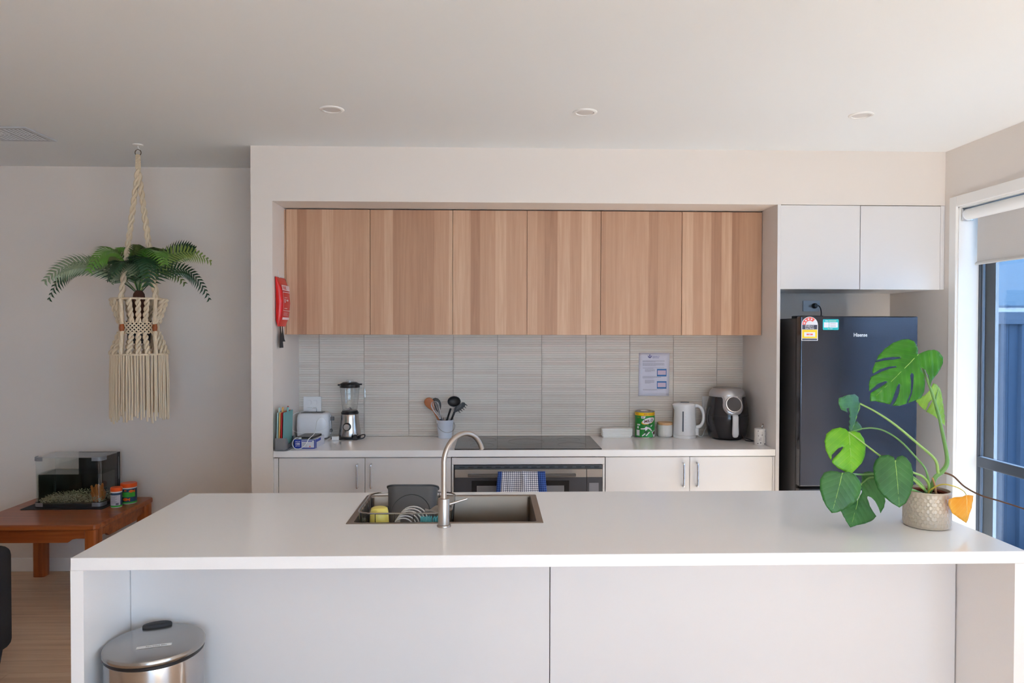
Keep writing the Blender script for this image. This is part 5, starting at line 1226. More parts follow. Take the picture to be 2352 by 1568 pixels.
def leaf_mat(name, dark, mid, vein, rough=0.32, trans=0.25):
    m, nt, p = nodes_of(name, rough, 0.5)
    tc = nt.nodes.new('ShaderNodeTexCoord'); sep = nt.nodes.new('ShaderNodeSeparateXYZ'); nt.links.new(tc.outputs['UV'], sep.inputs[0])
    n = nt.nodes.new('ShaderNodeTexNoise'); n.inputs['Scale'].default_value = 14; nt.links.new(tc.outputs['Object'], n.inputs['Vector'])
    s_ = mathn(nt, 'ABSOLUTE', sep.outputs['X'])
    w = mathn(nt, 'SUBTRACT', mathn(nt, 'MULTIPLY', sep.outputs['Y'], 7.0), mathn(nt, 'MULTIPLY', s_, 6.0))
    d = mathn(nt, 'ABSOLUTE', mathn(nt, 'SUBTRACT', mathn(nt, 'FRACT', w), 0.5))
    ve = mathn(nt, 'LESS_THAN', d, 0.035)
    f = mathn(nt, 'ADD', mathn(nt, 'MULTIPLY', n.outputs['Fac'], 0.75), mathn(nt, 'MULTIPLY', ve, 0.14))
    col = ramp(nt, f, [(0.2, dark), (0.5, mid), (0.8, vein)])
    nt.links.new(col, p.inputs['Base Color'])
    b = nt.nodes.new('ShaderNodeBump'); b.inputs['Strength'].default_value = 0.35; b.inputs['Distance'].default_value = 0.003
    nt.links.new(mathn(nt, 'SMOOTH_MIN', d, 0.25), b.inputs['Height']); nt.links.new(b.outputs[0], p.inputs['Normal'])
    tl_ = nt.nodes.new('ShaderNodeBsdfTranslucent'); nt.links.new(col, tl_.inputs[0])
    mx = nt.nodes.new('ShaderNodeMixShader'); mx.inputs[0].default_value = trans
    nt.links.new(p.outputs[0], mx.inputs[1]); nt.links.new(tl_.outputs[0], mx.inputs[2])
    nt.links.new(mx.outputs[0], nt.nodes['Material Output'].inputs[0])
    return m
LM = {'big': leaf_mat('leaf_green', (40, 112, 22), (66, 146, 34), (112, 182, 66)), 'lime': leaf_mat('leaf_lime', (84, 160, 24), (124, 194, 36), (176, 220, 84)),
      'pale': leaf_mat('leaf_pale', (130, 184, 56), (166, 208, 82), (196, 224, 130), trans=0.4), 'dark': leaf_mat('leaf_deep', (40, 96, 42), (66, 128, 62), (104, 156, 92)), 'yellow': leaf_mat('leaf_yellow', (246, 172, 40), (253, 198, 76), (252, 216, 130), trans=0.4)}
LMK = {'big': 'big', 'pale': 'pale', 'edge': 'dark', 'small': 'dark', 'lime': 'lime', 'low_left': 'dark', 'low_split': 'dark', 'middle': 'dark', 'yellow': 'yellow'}
LLB = {'big': 'largest deeply split green leaf', 'pale': 'pale yellow green leaf', 'edge': 'curled leaf seen from the side', 'lime': 'bright lime leaf', 'yellow': 'yellow drooping leaf'}
M_VEIN = mat('leaf_midrib', (150, 196, 96), 0.45)
LFN = {}
for key, (org, T_, N_, ln, out_) in LEAVES.items():
    T_, N_, O_ = Vector(T_), Vector(N_), Vector(org) - MO; S_ = N_.cross(T_)
    hwid = max(abs(p[0]) for p in out_)
    def lf(s_, t_, lift=0.0, O_=O_, T_=T_, N_=N_, S_=S_, ln=ln, hwid=hwid):
        x = s_ / hwid; y = t_ / ln
        h_ = 0.10 * hwid * (abs(x) ** 1.3) - 0.16 * hwid * x * x * 1.3 - 0.10 * ln * max(0, y) ** 2 * 0.8 + 0.012 * hwid * math.sin((y * 7 - abs(x) * 3) * 2 * PI)
        return O_ + S_ * s_ + T_ * t_ + N_ * (h_ + lift)
    LFN[key] = lf
    p2, tri = cdt(dense(out_, 0.008), 0.009)
    g = G().add([tuple(lf(s_, t_)) for s_, t_ in p2], tri)
    o = g.build('leaf', LM[LMK[key]], mo, smooth=True, ang=80)
    if key in LLB: lab(o, LLB[key])
    ul = o.data.uv_layers.new(name='UVMap')
    for lp in o.data.loops:
        s_, t_ = p2[lp.vertex_index]; ul.data[lp.index].uv = (s_ / 0.16, t_ / 0.16)
    md = o.modifiers.new('thick', 'SOLIDIFY'); md.thickness = 0.0008; md.offset = 0
    L_ = [lf(0, ln * k / 10 * 0.97, 0.0004) for k in range(11)]
    G().tube([tuple(q) for q in L_], [0.0016 * (1 - 0.08 * k) for k in range(11)], 6).build('midrib', M_VEIN if key != 'yellow' else mat('midrib_yellow', (250, 214, 130), 0.5), o, smooth=True)
M_STEM = mat('stem_green', (112, 158, 88), 0.4); M_STEM2 = mat('stem_pale', (150, 186, 96), 0.4)
def stem(pts, r_, m=M_STEM, name='stem'):
    pp = bez([tuple(Vector(q) - MO) for q in pts], 6); k = len(pp)
    return G().tube(pp, [r_[0] + (r_[1] - r_[0]) * i / (k - 1) for i in range(k)], 9).build(name, m, mo, smooth=True)
stem([(1.605, 2.585, 1.01), (1.6102, 2.57, 1.04), (1.625, 2.57, 1.08), (1.6412, 2.57, 1.0936), (1.655, 2.57, 1.104)], (0.008, 0.0075))
stem([(1.645, 2.57, 1.096), (1.6734, 2.58, 1.1229), (1.6878, 2.6, 1.1537), (1.6928, 2.63, 1.2185), (1.6932, 2.66, 1.2965), (1.659, 2.65, 1.3857), (1.616, 2.62, 1.4521), (1.5748, 2.602, 1.529)], (0.0085, 0.0035))
stem([(1.693, 2.66, 1.29), (1.705, 2.70, 1.33), (1.735, 2.735, 1.385), (1.741, 2.742, 1.401)], (0.003, 0.0025))
stem([(1.640, 2.57, 1.092), (1.6354, 2.57, 1.1021), (1.6264, 2.575, 1.1469), (1.5681, 2.585, 1.2026), (1.4889, 2.6, 1.2724), (1.4266, 2.615, 1.3167), (1.3693, 2.62, 1.3469)], (0.006, 0.0032), M_STEM2)
stem([(1.605, 2.57, 1.05), (1.5828, 2.56, 1.1128), (1.5598, 2.58, 1.152), (1.5187, 2.61, 1.2074), (1.4765, 2.64, 1.2409), (1.4372, 2.655, 1.2506), (1.4012, 2.66, 1.2482)], (0.004, 0.0025))
stem([(1.588, 2.56, 1.03), (1.50, 2.50, 1.09), (1.42, 2.485, 1.145), (1.3712, 2.48, 1.1758), (1.3343, 2.5, 1.2084), (1.2774, 2.52, 1.2554)], (0.0045, 0.0025), M_STEM2)
stem([(1.590, 2.57, 1.02), (1.5774, 2.55, 1.0356), (1.5304, 2.53, 1.0824), (1.4733, 2.53, 1.1051), (1.3424, 2.54, 1.0991), (1.2877, 2.5, 1.109), (1.2258, 2.46, 1.12)], (0.0055, 0.0025))
stem([(1.60, 2.57, 1.02), (1.5887, 2.55, 1.061), (1.5531, 2.53, 1.0935), (1.5008, 2.5, 1.1137), (1.43, 2.455, 1.15), (1.4013, 2.44, 1.1665)], (0.005, 0.0028), M_STEM2)
stem([(1.59, 2.575, 1.015), (1.53, 2.55, 1.04), (1.44, 2.56, 1.07), (1.38, 2.555, 1.085), (1.3423, 2.55, 1.0649)], (0.005, 0.003))
stem([(1.592, 2.56, 1.02), (1.5947, 2.55, 1.0383), (1.6105, 2.53, 1.0596), (1.626, 2.51, 1.0683), (1.6591, 2.5, 1.0603), (1.685, 2.5, 1.046), (1.695, 2.5, 1.0323)], (0.003, 0.0014), mat('stem_yellow', (196, 176, 70), 0.5))
stem([(1.645, 2.57, 1.092), (1.6586, 2.57, 1.0975), (1.6803, 2.55, 1.0889), (1.6873, 2.5, 1.063), (1.6884, 2.42, 1.0508), (1.6727, 2.3, 1.0579), (1.639, 2.15, 1.0699), (1.60, 2.05, 1.075)], (0.0035, 0.0022), mat('aerial_root', (122, 86, 66), 0.7), 'aerial_root')
stem([(1.618, 2.55, 1.015), (1.6117, 2.55, 1.0552), (1.6028, 2.55, 1.0836)], (0.004, 0.003), mat('dry_sheath', (178, 134, 92), 0.7), 'dry_stalk')
# ------------------------------------------------------------------ coffee table with aquarium
TX0, TX1, TY0, TY1, TZ = -3.0, -2.238, 4.13, 4.825, 0.505
tb_ = thing('coffee_table', 'low stained pine table carrying the aquarium by the back wall', 'table', ((TX0 + TX1) / 2, (TY0 + TY1) / 2, 0))
tw, td = TX1 - TX0, TY1 - TY0
G().prism(rr(tw, td, 0.035, 5), TZ - 0.032, TZ).build('table_top', M_TABLE, tb_, bevel=0.008, seg=3)
lm = None
for sx in (-1, 1):
    for sy in (-1, 1):
        loc = (sx * (tw / 2 - 0.047), sy * (td / 2 - 0.047), 0)
        if lm is None: lm = G().prism(rr(0.076, 0.076, 0.02, 4), 0.0, TZ - 0.032).build('leg', M_TABLEV, tb_, loc, smooth=True).data
        else: link('leg', lm, tb_, loc)
def apron(L_, fn):
    o2 = [(-L_ / 2, 0), (-L_ / 2, -0.055), (-L_ / 2 + 0.05, -0.055), (-L_ / 2 + 0.075, -0.06), (-L_ / 2 + 0.1, -0.078), (L_ / 2 - 0.1, -0.078), (L_ / 2 - 0.075, -0.06), (L_ / 2 - 0.05, -0.055), (L_ / 2, -0.055), (L_ / 2, 0)]
    return G().prism(o2, 0, 0.02, fn).build('apron', M_TABLE, tb_, bevel=0.002)
apron(tw - 0.17, lambda a, b, c: (a, -td / 2 + 0.03 + c, TZ - 0.032 + b)); apron(tw - 0.17, lambda a, b, c: (a, td / 2 - 0.05 + c, TZ - 0.032 + b))
apron(td - 0.17, lambda a, b, c: (tw / 2 - 0.05 + c, a, TZ - 0.032 + b)); apron(td - 0.17, lambda a, b, c: (-tw / 2 + 0.03 + c, a, TZ - 0.032 + b))

mtt = tag(G().prism(rr(0.50, 0.29, 0.01, 3), 0.0003, 0.003).build('rubber_mat', mat('mat_black', (30, 30, 34), 0.7), None, (-2.65, 4.628, TZ)), 'thin black mat under the aquarium', 'mat')
AX, AY, AZ = -2.632, 4.635, TZ + 0.0032
aq = thing('aquarium', 'small glass aquarium with gravel and dark water on the pine table', 'aquarium', (AX, AY, AZ))
aw, ad, ah = 0.418, 0.225, 0.312
M_TANK = glass('tank_glass', (0.93, 0.95, 0.94), 0.25)
M_ABLK = mat('tank_black', (26, 26, 28), 0.4); M_ASIL = mat('tank_silver', (150, 152, 158), 0.35, 0.5)
G().prism(rr(aw, ad, 0.03, 5), 0.0, 0.022).build('base', M_ABLK, aq, smooth=True)
# curved front glass: front and two sides as one bent pane
pp = [q for q in rr(aw - 0.004, ad - 0.004, 0.03, 6)]
pane_path = [(aw / 2 - 0.002, ad / 2 - 0.006)] + [q for q in rr(aw - 0.004, ad - 0.004, 0.03, 6) if q[1] < ad / 2 - 0.04][::-1] + [(-aw / 2 + 0.002, ad / 2 - 0.006)]
pane_path = sorted(pane_path, key=lambda q: math.atan2(q[1] - 0.02, q[0]) if True else 0)
ang = lambda q: (math.atan2(q[1], q[0]) - PI / 2) % (2 * PI)
pane_path = sorted(pane_path, key=ang)
g = G(); n = len(pane_path)
g.add([(x, y, z) for z in (0.022, ah - 0.003) for x, y in pane_path], [(i, i + 1, n + i + 1, n + i) for i in range(n - 1)])
gp = g.build('glass_wall', M_TANK, aq, smooth=True, ang=60)
G().prism(rr(aw - 0.006, ad - 0.006, 0.028, 5), ah - 0.003, ah).build('glass_lid', glass('lid_glass', (0.95, 0.96, 0.96), 0.35), aq)
G().box(-0.02, aw / 2 - 0.006, ad / 2 - 0.03, ad / 2 - 0.012, 0.024, ah - 0.006).build('filter_box', M_ABLK, aq)
bkp = G().box(-0.05, aw / 2, ad / 2 - 0.012, ad / 2, 0.0, ah).box(-aw / 2 + 0.004, -0.05, ad / 2 - 0.012, ad / 2, 0.0, 0.2).build('back_panel', mat('tank_back', (22, 24, 22), 0.5), aq)  # black right part; left part below water stands in for total reflection
G().box(-aw / 2 + 0.004, -0.05, ad / 2 - 0.008, ad / 2 - 0.004, 0.2, ah).build('back_glass', M_TANK, aq)
G().box(-aw / 2 + 0.010, -aw / 2 + 0.012, -ad / 2 + 0.035, ad / 2 - 0.014, 0.024, 0.2).build('side_reflection', mat('tank_reflection', (30, 36, 30), 0.5), aq)  # dark sheet up to water level, standing in for reflection in the water
G().box(aw / 2 - 0.004, aw / 2 + 0.001, ad / 2 - 0.030, ad / 2 - 0.012, 0.022, ah).build('side_strip', M_ABLK, bkp)
g = G()
for i in range(22): g.box(aw / 2 + 0.001, aw / 2 + 0.0025, ad / 2 - 0.024, ad / 2 - 0.018, 0.14 + i * 0.0066, 0.1435 + i * 0.0066)
g.build('vent_slots', M_ASIL, bkp)
cm = None
for (sx, zz) in ((-1, 0.006), (1, 0.006), (-1, ah - 0.022), (1, ah - 0.022)):
    o2 = [(q[0] - (aw / 2 - 0.03), q[1] + (ad / 2 - 0.03)) for q in rr(aw + 0.002, ad + 0.002, 0.031, 6)[21:28]]
    o2 = [(0.0 + 0.031 * math.cos(a), 0.031 * math.sin(a)) for a in [-PI / 2 + PI / 2 * i / 6 for i in range(7)]]
    path = [(-0.028, -0.031)] + o2 + [(0.031, 0.028)]
    g = G(); n = len(path)
    for k in range(4):
        z0 = zz + k * 0.0062
        g.add([(sx * (x * s_ + aw / 2 - 0.03), y * s_ - (ad / 2 - 0.03), z) for z, s_ in ((z0, 1.0), (z0 + 0.0008, 1.05), (z0 + 0.0048, 1.05), (z0 + 0.0058, 1.0)) for x, y in path],
              [(r_ * n + i, r_ * n + i + 1, (r_ + 1) * n + i + 1, (r_ + 1) * n + i) for r_ in range(3) for i in range(n - 1)])
    g.build('corner_clip', M_ASIL, aq, smooth=True)
wat = G().prism(rr(aw - 0.014, ad - 0.034, 0.026, 5, 0, -0.010), 0.026, 0.206).build('water', glass('tank_water', (0.84, 0.88, 0.80), 0.3), aq)
gr = G(); random.seed(11)
for i in range(1500):
    x = random.uniform(-aw / 2 + 0.014, aw / 2 - 0.014); y = random.uniform(-ad / 2 + 0.012, ad / 2 - 0.035); s_ = random.uniform(0.0035, 0.0065)
    if abs(x) > aw / 2 - 0.03 and y < -ad / 2 + 0.03 and math.hypot(abs(x) - (aw / 2 - 0.034), y + ad / 2 - 0.036) > 0.022: continue
    z = 0.028 + random.random() * (0.03 + 0.012 * math.sin(x * 12 + 1) + 0.015 * (y + ad / 2) / ad)
    q = [Vector((random.uniform(-1, 1), random.uniform(-1, 1), random.uniform(-1, 1))).normalized() * 0.12 for _ in range(6)]
    vs = [Vector(d) + q[k] for k, d in enumerate(((1, 0, 0), (-1, 0, 0), (0, 1, 0), (0, -1, 0), (0, 0, .7), (0, 0, -.7)))]
    gr.add([(x + p.x * s_, y + p.y * s_, z + p.z * s_) for p in vs], [(0, 2, 4), (2, 1, 4), (1, 3, 4), (3, 0, 4), (2, 0, 5), (1, 2, 5), (3, 1, 5), (0, 3, 5)])
def gravel_mat():
    m, nt, p = nodes_of('gravel_mix', 0.6, 0.4)
    ge = nt.nodes.new('ShaderNodeNewGeometry')
    nt.links.new(ramp(nt, ge.outputs['Random Per Island'], [(0.0, (150, 150, 124)), (0.25, (196, 186, 160)), (0.5, (170, 176, 150)), (0.75, (214, 204, 180)), (1.0, (140, 124, 100))]), p.inputs['Base Color'])
    return m
go = gr.build('gravel', gravel_mat(), aq); go['kind'] = 'stuff'
cr_ = G(); random.seed(5)
for i in range(26):
    a = random.uniform(0, 2 * PI); x0, y0 = 0.15 + 0.02 * math.cos(a), -0.05 + 0.016 * math.sin(a)
    lx, ly, lz = 0.15 + 0.046 * math.cos(a) * random.uniform(.3, 1), -0.05 + 0.026 * math.sin(a), 0.05 + random.uniform(0.03, 0.085)
    cr_.tube([(x0, y0, 0.03), ((x0 + lx) / 2 + 0.004, (y0 + ly) / 2, lz * 0.6), (lx, ly, lz), (lx + 0.002, ly, lz + 0.006)], [0.010, 0.0085, 0.007, 0.003], 7)
lab(cr_.build('coral_ornament', mat('coral_brown', (200, 120, 66), 0.7, bump=0.6, bscale=120), aq, smooth=True), 'brown branching coral ornament')

def food_jar(x, y, R1, h_, label, kind):
    t = thing('fish_food_jar', label, 'jar', (x, y, TZ), 0, 'fish food jars')
    G().lathe([(R1 - 0.003, 0.0004), (R1, 0.004), (R1, h_ - 0.026), (R1 - 0.003, h_ - 0.023)], 36).build('jar_body', M_WHITEP, t, smooth=True)
    G().lathe([(R1 + 0.001, h_ - 0.024), (R1 + 0.0015, h_ - 0.022), (R1 + 0.0015, h_ - 0.003), (R1 - 0.001, h_), (0.001, h_)], 36).build('lid', mat('lid_orange', (242, 92, 30), 0.35), t, smooth=True)
    s_ = G().lathe([(R1 + 0.0004, 0.01), (R1 + 0.0004, h_ - 0.032)], 36, c0=False, c1=False).build('label_sleeve', mat('sleeve_navy', (28, 62, 92), 0.4), t, smooth=True)
    c_ = cyl(R1 + 0.0009); c2 = cyl(R1 + 0.0014)
    G().lathe([(R1 + 0.0008, 0.006), (R1 + 0.0008, 0.015)], 36, c0=False, c1=False).build('green_ring', mat('sleeve_green', (64, 176, 60), 0.4), s_, smooth=True)
    if kind:
        shape_on(G(), rect(-R1 * 1.2, R1 * 1.2, 0.016, h_ - 0.046), c_, 0.008).build('info_panel', mat('sleeve_grey', (190, 188, 198), 0.45), s_)
        g = G()
        for i in range(9): shape_on(g, rect(-0.024, 0.010 + (i % 3) * 0.005, 0.03 + i * 0.0052, 0.0316 + i * 0.0052), c2, 0.01)
        shape_on(g, rect(0.012, 0.028, 0.018, 0.032), c2, 0.008)
        g.build('small_print', mat('print_dim', (110, 108, 124), 0.5), s_)
    else:
        shape_on(G(), rect(-R1 * 1.3, R1 * 1.3, 0.046, 0.078), c_, 0.008).build('green_panel', mat('sleeve_green', (64, 176, 60), 0.4), s_)
        g = G()
        for cx_, cz_, k_ in ((0.002, 0.032, 1.0), (0.036, 0.083, 0.9), (0.0, 0.088, 0.35)):
            shape_on(g, [(cx_ + 0.016 * k_ * math.cos(2 * PI * i / 14), cz_ + 0.010 * k_ * math.sin(2 * PI * i / 14)) for i in range(14)], c2, 0.006)
            shape_on(g, [(cx_ + 0.012 * k_, cz_), (cx_ + 0.028 * k_, cz_ + 0.010 * k_), (cx_ + 0.026 * k_, cz_ - 0.012 * k_)], c2, 0.006)
        g.build('fish_print', mat('fish_orange', (240, 110, 30), 0.4), s_)
        g = G()
        for i in range(3): shape_on(g, rect(-0.036, -0.012 - i * 0.003, 0.052 + i * 0.007, 0.0555 + i * 0.007), c2, 0.008)
        g.build('lettering', M_WHITEM, s_)
food_jar(-2.345, 4.548, 0.0325, 0.126, 'smaller orange lidded fish food jar with a grey text label', True)
food_jar(-2.322, 4.655, 0.047, 0.130, 'larger orange lidded fish food jar with a green label and goldfish', False)

# ------------------------------------------------------------------ sofa arm at the left edge
sf = thing('sofa', 'charcoal fabric sofa at the left edge with dark feet', 'sofa', (-2.675, 2.955, 0))
M_SOFA = mat('sofa_fabric', (38, 38, 42), 0.9, bump=0.4, bscale=700)
M_SFOOT = mat('sofa_foot', (44, 52, 62), 0.5)
G().box(0.19, 0.41, -0.45, 0.52, 0.105, 0.598).build('arm', M_SOFA, sf, bevel=0.05, seg=4)
G().box(-1.2, 0.19, -0.45, 0.50, 0.115, 0.42).build('seat', M_SOFA, sf, bevel=0.03, seg=3)
G().box(-1.2, 0.188, -0.47, -0.25, 0.115, 0.50).build('backrest', M_SOFA, sf, bevel=0.04, seg=3)
for (x, y) in ((0.335, 0.45), (0.335, -0.38), (-1.1, 0.42), (-1.1, -0.38)):
    G().loft([[(x + a, y + b, z) for a, b in rr(w, w, 0.006, 3)] for z, w in ((0.0, 0.045), (0.125, 0.075))]).build('foot', M_SFOOT, sf)

# ------------------------------------------------------------------ hanging macrame planter
HX, HY = -2.070, 4.282
hkz = thing('ceiling_hook', 'white hook screwed to the ceiling above the macrame hanger', 'hook', (HX, HY, CZ))
G().lathe([(0.001, -0.008), (0.012, -0.0075), (0.026, -0.004), (0.029, 0.0)], 24, c0=False).build('rosette', M_TRIM, hkz, smooth=True)
G().tube(bez([(0, 0, -0.006), (0, 0, -0.018), (0.006, 0, -0.024), (0.007, 0, -0.031), (0, 0, -0.037), (-0.007, 0, -0.031)], 5), 0.0022, 7).build('hook_wire', M_TRIM, hkz, smooth=True)

M_ROPE = mat('cotton_rope', (226, 206, 178), 0.9, bump=0.7, bscale=900)
hg = thing('macrame_hanger', 'cream macrame plant hanger with long fringe and wooden beads', 'plant hanger', (HX, HY, 1.12))
Z0 = 1.12
G().tube([(0.0175 * math.cos(2 * PI * i / 24), 0, 2.653 - Z0 + 0.0175 * math.sin(2 * PI * i / 24)) for i in range(24)], 0.0024, 8, closed=True).build('ring', mat('bronze_ring', (96, 84, 70), 0.35, 0.9), hg, smooth=True)
def twist(name, path, r_, turns, strands=2, parent=hg, m=M_ROPE, sub=6, rs=None):
    """Half-knot spiral: STRANDS cords wound round the path, as one braid."""
    P = [Vector(p) for p in path]; n_ = len(P); g = G()
    for s_ in range(strands):
        pts = []
        for i in range(n_):
            t_ = (P[min(i + 1, n_ - 1)] - P[max(i - 1, 0)]).normalized(); u = t_.cross(Vector((0, 1, 0)));
            u = u.normalized() if u.length > 1e-4 else Vector((1, 0, 0)); w = t_.cross(u)
            a = 2 * PI * (turns * i / (n_ - 1) + s_ / strands)
            pts.append(P[i] + (u * math.cos(a) + w * math.sin(a)) * r_)
        g.tube(pts, rs or r_ * 1.0, 6)
    return g.build(name, m, parent, smooth=True)
def line(a, b, n_): return [tuple(Vector(a) + (Vector(b) - Vector(a)) * i / n_) for i in range(n_ + 1)]
for dx, dy in ((-0.004, -0.004), (0.004, 0.003), (0.0, 0.006)):
    twist('top_cord', line((dx, dy, 2.640 - Z0), (dx * 1.3, dy * 1.3, 2.558 - Z0), 40), 0.005, 4.0, 2, rs=0.0046)
RT, ZT = 0.146, 1.795 - Z0        # upper hoop
RBt, ZB2 = 0.149, 1.473 - Z0      # lower hoop
WR, ZW = 0.104, 1.628 - Z0        # waist
cords = [math.radians(a) for a in (257, 331, 73, 155)]
for a in cords:
    x1, y1 = RT * math.cos(a), RT * math.sin(a)
    twist('side_cord', [(x1 * k_, y1 * k_, 2.562 - Z0 + (ZT - 2.562 + Z0) * k_) for k_ in [max(0.02, i / 150) for i in range(151)]], 0.0082, 7.5, 2, rs=0.0082)
    # below the upper hoop: down to the bead, then out to the lower hoop
    xb, yb = 0.140 * math.cos(a), 0.140 * math.sin(a)
    twist('bead_cord', line((x1, y1, ZT), (xb, yb, ZW + 0.02), 50), 0.0065, 8, 3, rs=0.0058)
    x2, y2 = RBt * math.cos(a), RBt * math.sin(a)
    twist('bead_cord', line((xb, yb, ZW - 0.02), (x2, y2, ZB2), 50), 0.0065, 8, 3, rs=0.0058)
    G().lathe([(0.007, -0.026), (0.0125, -0.016), (0.0145, 0), (0.0125, 0.016), (0.007, 0.026)], 16, (xb, yb, ZW)).build('bead', mat('bead_wood', (150, 74, 28), 0.35), hg, smooth=True)
def hoop(R1, z, name):
    n_ = 120; g = G()
    g.tube([(R1 * math.cos(2 * PI * i / n_), R1 * math.sin(2 * PI * i / n_), z) for i in range(n_)], [0.0052 + 0.0008 * (i % 2) for i in range(n_)], 7, closed=True)
    return g.build(name, M_ROPE, hg, smooth=True)
hoop(RT, ZT, 'upper_hoop'); hoop(RBt, ZB2, 'lower_hoop')
NS = 19
for i in range(NS):
    a = 2 * PI * (i + 0.5) / NS
    if min(abs((a - c + PI) % (2 * PI) - PI) for c in cords) < 0.15: continue
    c_, s_ = math.cos(a), math.sin(a)
    twist('spiral_cord', line((RT * c_, RT * s_, ZT), (WR * c_, WR * s_, ZW + 0.03), 44), 0.0080, 2.1, 2, rs=0.0082)
    twist('spiral_cord', line((WR * c_, WR * s_, ZW - 0.03), (RBt * c_, RBt * s_, ZB2), 44), 0.0080, 2.1, 2, rs=0.0082)
ng = G(); NW = 30
for k in range(NW):
    for d in (1, -1):
        ng.tube([(WR * math.cos(2 * PI * (k + d * 3 * q / 8) / NW), WR * math.sin(2 * PI * (k + d * 3 * q / 8) / NW), ZW + 0.034 - 0.068 * q / 8) for q in range(9)], 0.0042, 6)
ng.build('waist_net', M_ROPE, hg, smooth=True)
random.seed(21)
fm = []
for v_i in range(5):
    L_ = 0.345 + 0.012 * v_i; w1, w2 = random.uniform(-.006, .006), random.uniform(-.006, .006)
    fm.append((L_, w1, w2))
NFr = 64; meshes = {}
for i in range(NFr):
    a = 2 * PI * i / NFr + random.uniform(-0.02, 0.02); k = random.randrange(5)
    loc = (RBt * math.cos(a), RBt * math.sin(a), ZB2 - 0.003)
    if k not in meshes:
        L_, w1, w2 = fm[k]
        meshes[k] = G().tube([(w1 * math.sin(PI * q / 10) + 0.004 * q / 10, w2 * math.sin(PI * q / 12), -L_ * q / 10) for q in range(11)], [0.0048] * 10 + [0.0056], 6).build('fringe_strand', M_ROPE, hg, loc, smooth=True, rot=(0, 0, a)).data
    else: link('fringe_strand', meshes[k], hg, loc, (0, 0, a))

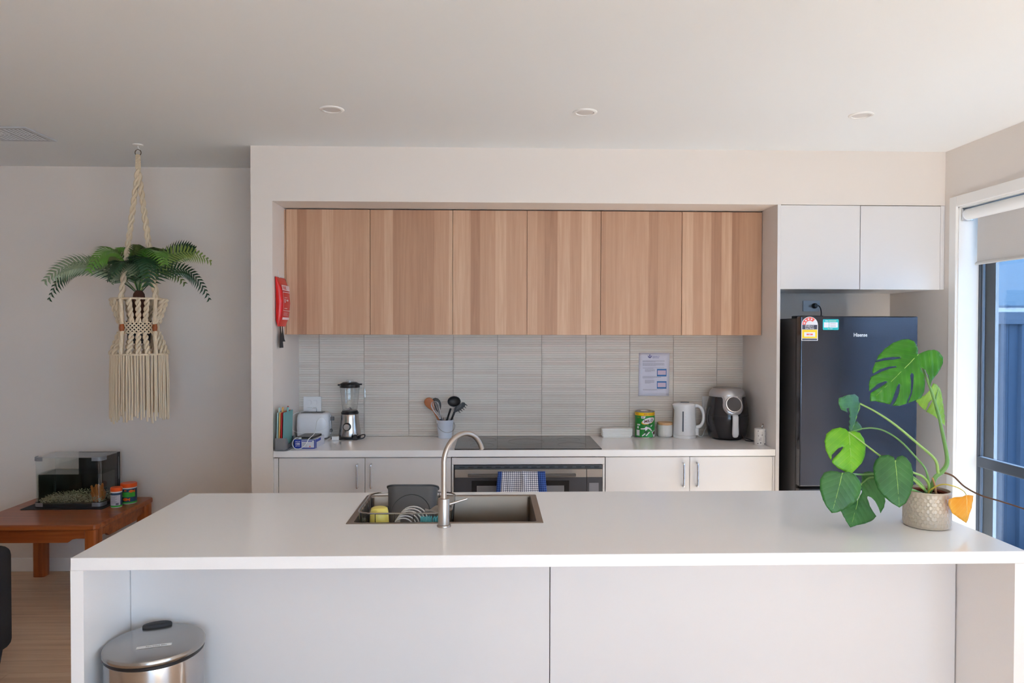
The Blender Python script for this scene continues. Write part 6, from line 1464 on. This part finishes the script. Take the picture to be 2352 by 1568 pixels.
# artificial palm in the hanger
pa = thing('hanging_palm', 'artificial palm with feathery fronds in the macrame hanger', 'potted plant', (HX, HY, 1.536))
G().lathe([(0.055, 0.0), (0.058, 0.003), (0.068, 0.125), (0.070, 0.131), (0.066, 0.131), (0.062, 0.12), (0.001, 0.118)], 32).build('pot', mat('palm_pot', (46, 48, 54), 0.45), pa, smooth=True)
G().lathe([(0.034, 0.115), (0.036, 0.15), (0.034, 0.2), (0.036, 0.25), (0.030, 0.29), (0.018, 0.31), (0.001, 0.315)], 18).build('trunk', mat('palm_trunk', (86, 50, 36), 0.9, bump=1.0, bscale=90, var=0.35, vscale=60), pa, smooth=True)
def frond(mid, tip, m, wl=0.075, n_=26, roll=0.0, start=0.12):
    z0 = Vector((0, 0, 0.285)); A = Vector(mid); B = Vector(tip)
    c1 = A * 2 - (z0 + B) / 2
    def at(t): return z0 * (1 - t) ** 2 + c1 * 2 * t * (1 - t) + B * t * t
    g = G()
    g.tube([tuple(at(i / 14)) for i in range(15)], [0.0032 * (1 - 0.8 * i / 14) for i in range(15)], 6)
    for i in range(n_):
        t = start + (1 - start) * (i + 0.5) / n_
        p = at(t); T_ = (at(min(1, t + 0.02)) - at(max(0, t - 0.02))).normalized()
        S_ = T_.cross(Vector((0, 0, 1))); S_ = S_.normalized() if S_.length > 1e-3 else Vector((1, 0, 0))
        N_ = S_.cross(T_)
        S_, N_ = S_ * math.cos(roll) + N_ * math.sin(roll), N_ * math.cos(roll) - S_ * math.sin(roll)
        ll = wl * (0.35 + 0.65 * math.sin(PI * min(1, 0.12 + 0.86 * (t - start) / (1 - start)))) * (1.0 if t < 0.9 else 0.8)
        for sd in (-1, 1):
            d = (S_ * sd * 0.83 + T_ * 0.52 - N_ * 0.05).normalized(); e = p + d * ll - N_ * ll * 0.22; mm = p + d * ll * 0.5 + N_ * ll * 0.03
            wv = T_ * 0.0085 * (wl / 0.07)
            b_ = [p - wv * 0.5, p + wv * 0.5, mm + wv * 0.62, mm - wv * 0.62, e]
            up_ = N_ * 0.0009
            g.add([tuple(q) for q in b_] + [tuple(mm + up_ * 2)], [(0, 1, 2, 5), (0, 5, 3), (3, 5, 4), (5, 2, 4)])
    return g.build('frond', m, pa)
def fm_(name, c): return mat(name, c, 0.42, var=0.25, vscale=30)
FD, FO, FB, FG, FY_ = fm_('frond_dark', (36, 70, 42)), fm_('frond_olive', (98, 114, 60)), fm_('frond_bright', (92, 140, 52)), fm_('frond_greyish', (128, 142, 112)), fm_('frond_light', (130, 152, 78))
def L2(px, pz, y): return ((px - 318) / 385.0, y, (761.5 - pz) / 385.0 + 1.6156 - 1.536 - 0.012)
for mid, tip, m_, wl, rl in (
    ((225, 607, -0.02), (138, 655, -0.04), FO, 0.075, 0.9), ((215, 618, -0.10), (152, 694, -0.15), FD, 0.07, 0.8), ((240, 613, -0.16), (168, 656, -0.26), FG, 0.085, 0.9),
    ((262, 590, 0.06), (205, 612, 0.12), FO, 0.08, 0.9), ((290, 588, -0.12), (255, 632, -0.24), FB, 0.085, 0.5), ((300, 592, 0.10), (262, 588, 0.22), FO, 0.08, 0.4),
    ((325, 580, 0.10), (352, 585, 0.25), FO, 0.08, 0.0), ((365, 590, 0.10), (418, 567, 0.16), FD, 0.075, 1.0), ((395, 588, -0.02), (487, 605, -0.04), FY_, 0.065, 0.9),
    ((370, 588, -0.12), (418, 618, -0.24), FB, 0.085, 0.1), ((362, 600, -0.17), (388, 664, -0.27), FD, 0.095, 0.0), ((405, 618, 0.03), (468, 690, 0.06), FD, 0.065, 0.8),
    ((345, 610, 0.05), (400, 650, 0.14), FO, 0.07, 0.6), ((318, 610, -0.16), (300, 652, -0.25), FD, 0.08, 0.0), ((325, 612, -0.10), (342, 640, -0.20), FG, 0.08, 0.0),
    ((295, 618, -0.04), (268, 652, -0.06), FG, 0.07, 0.8), ((300, 585, 0.0), (275, 592, -0.02), FB, 0.07, 0.2), ((335, 585, -0.05), (365, 590, -0.1), FO, 0.08, 0.1)):
    frond(L2(*mid), L2(*tip), m_, wl * 1.3, 22, rl)
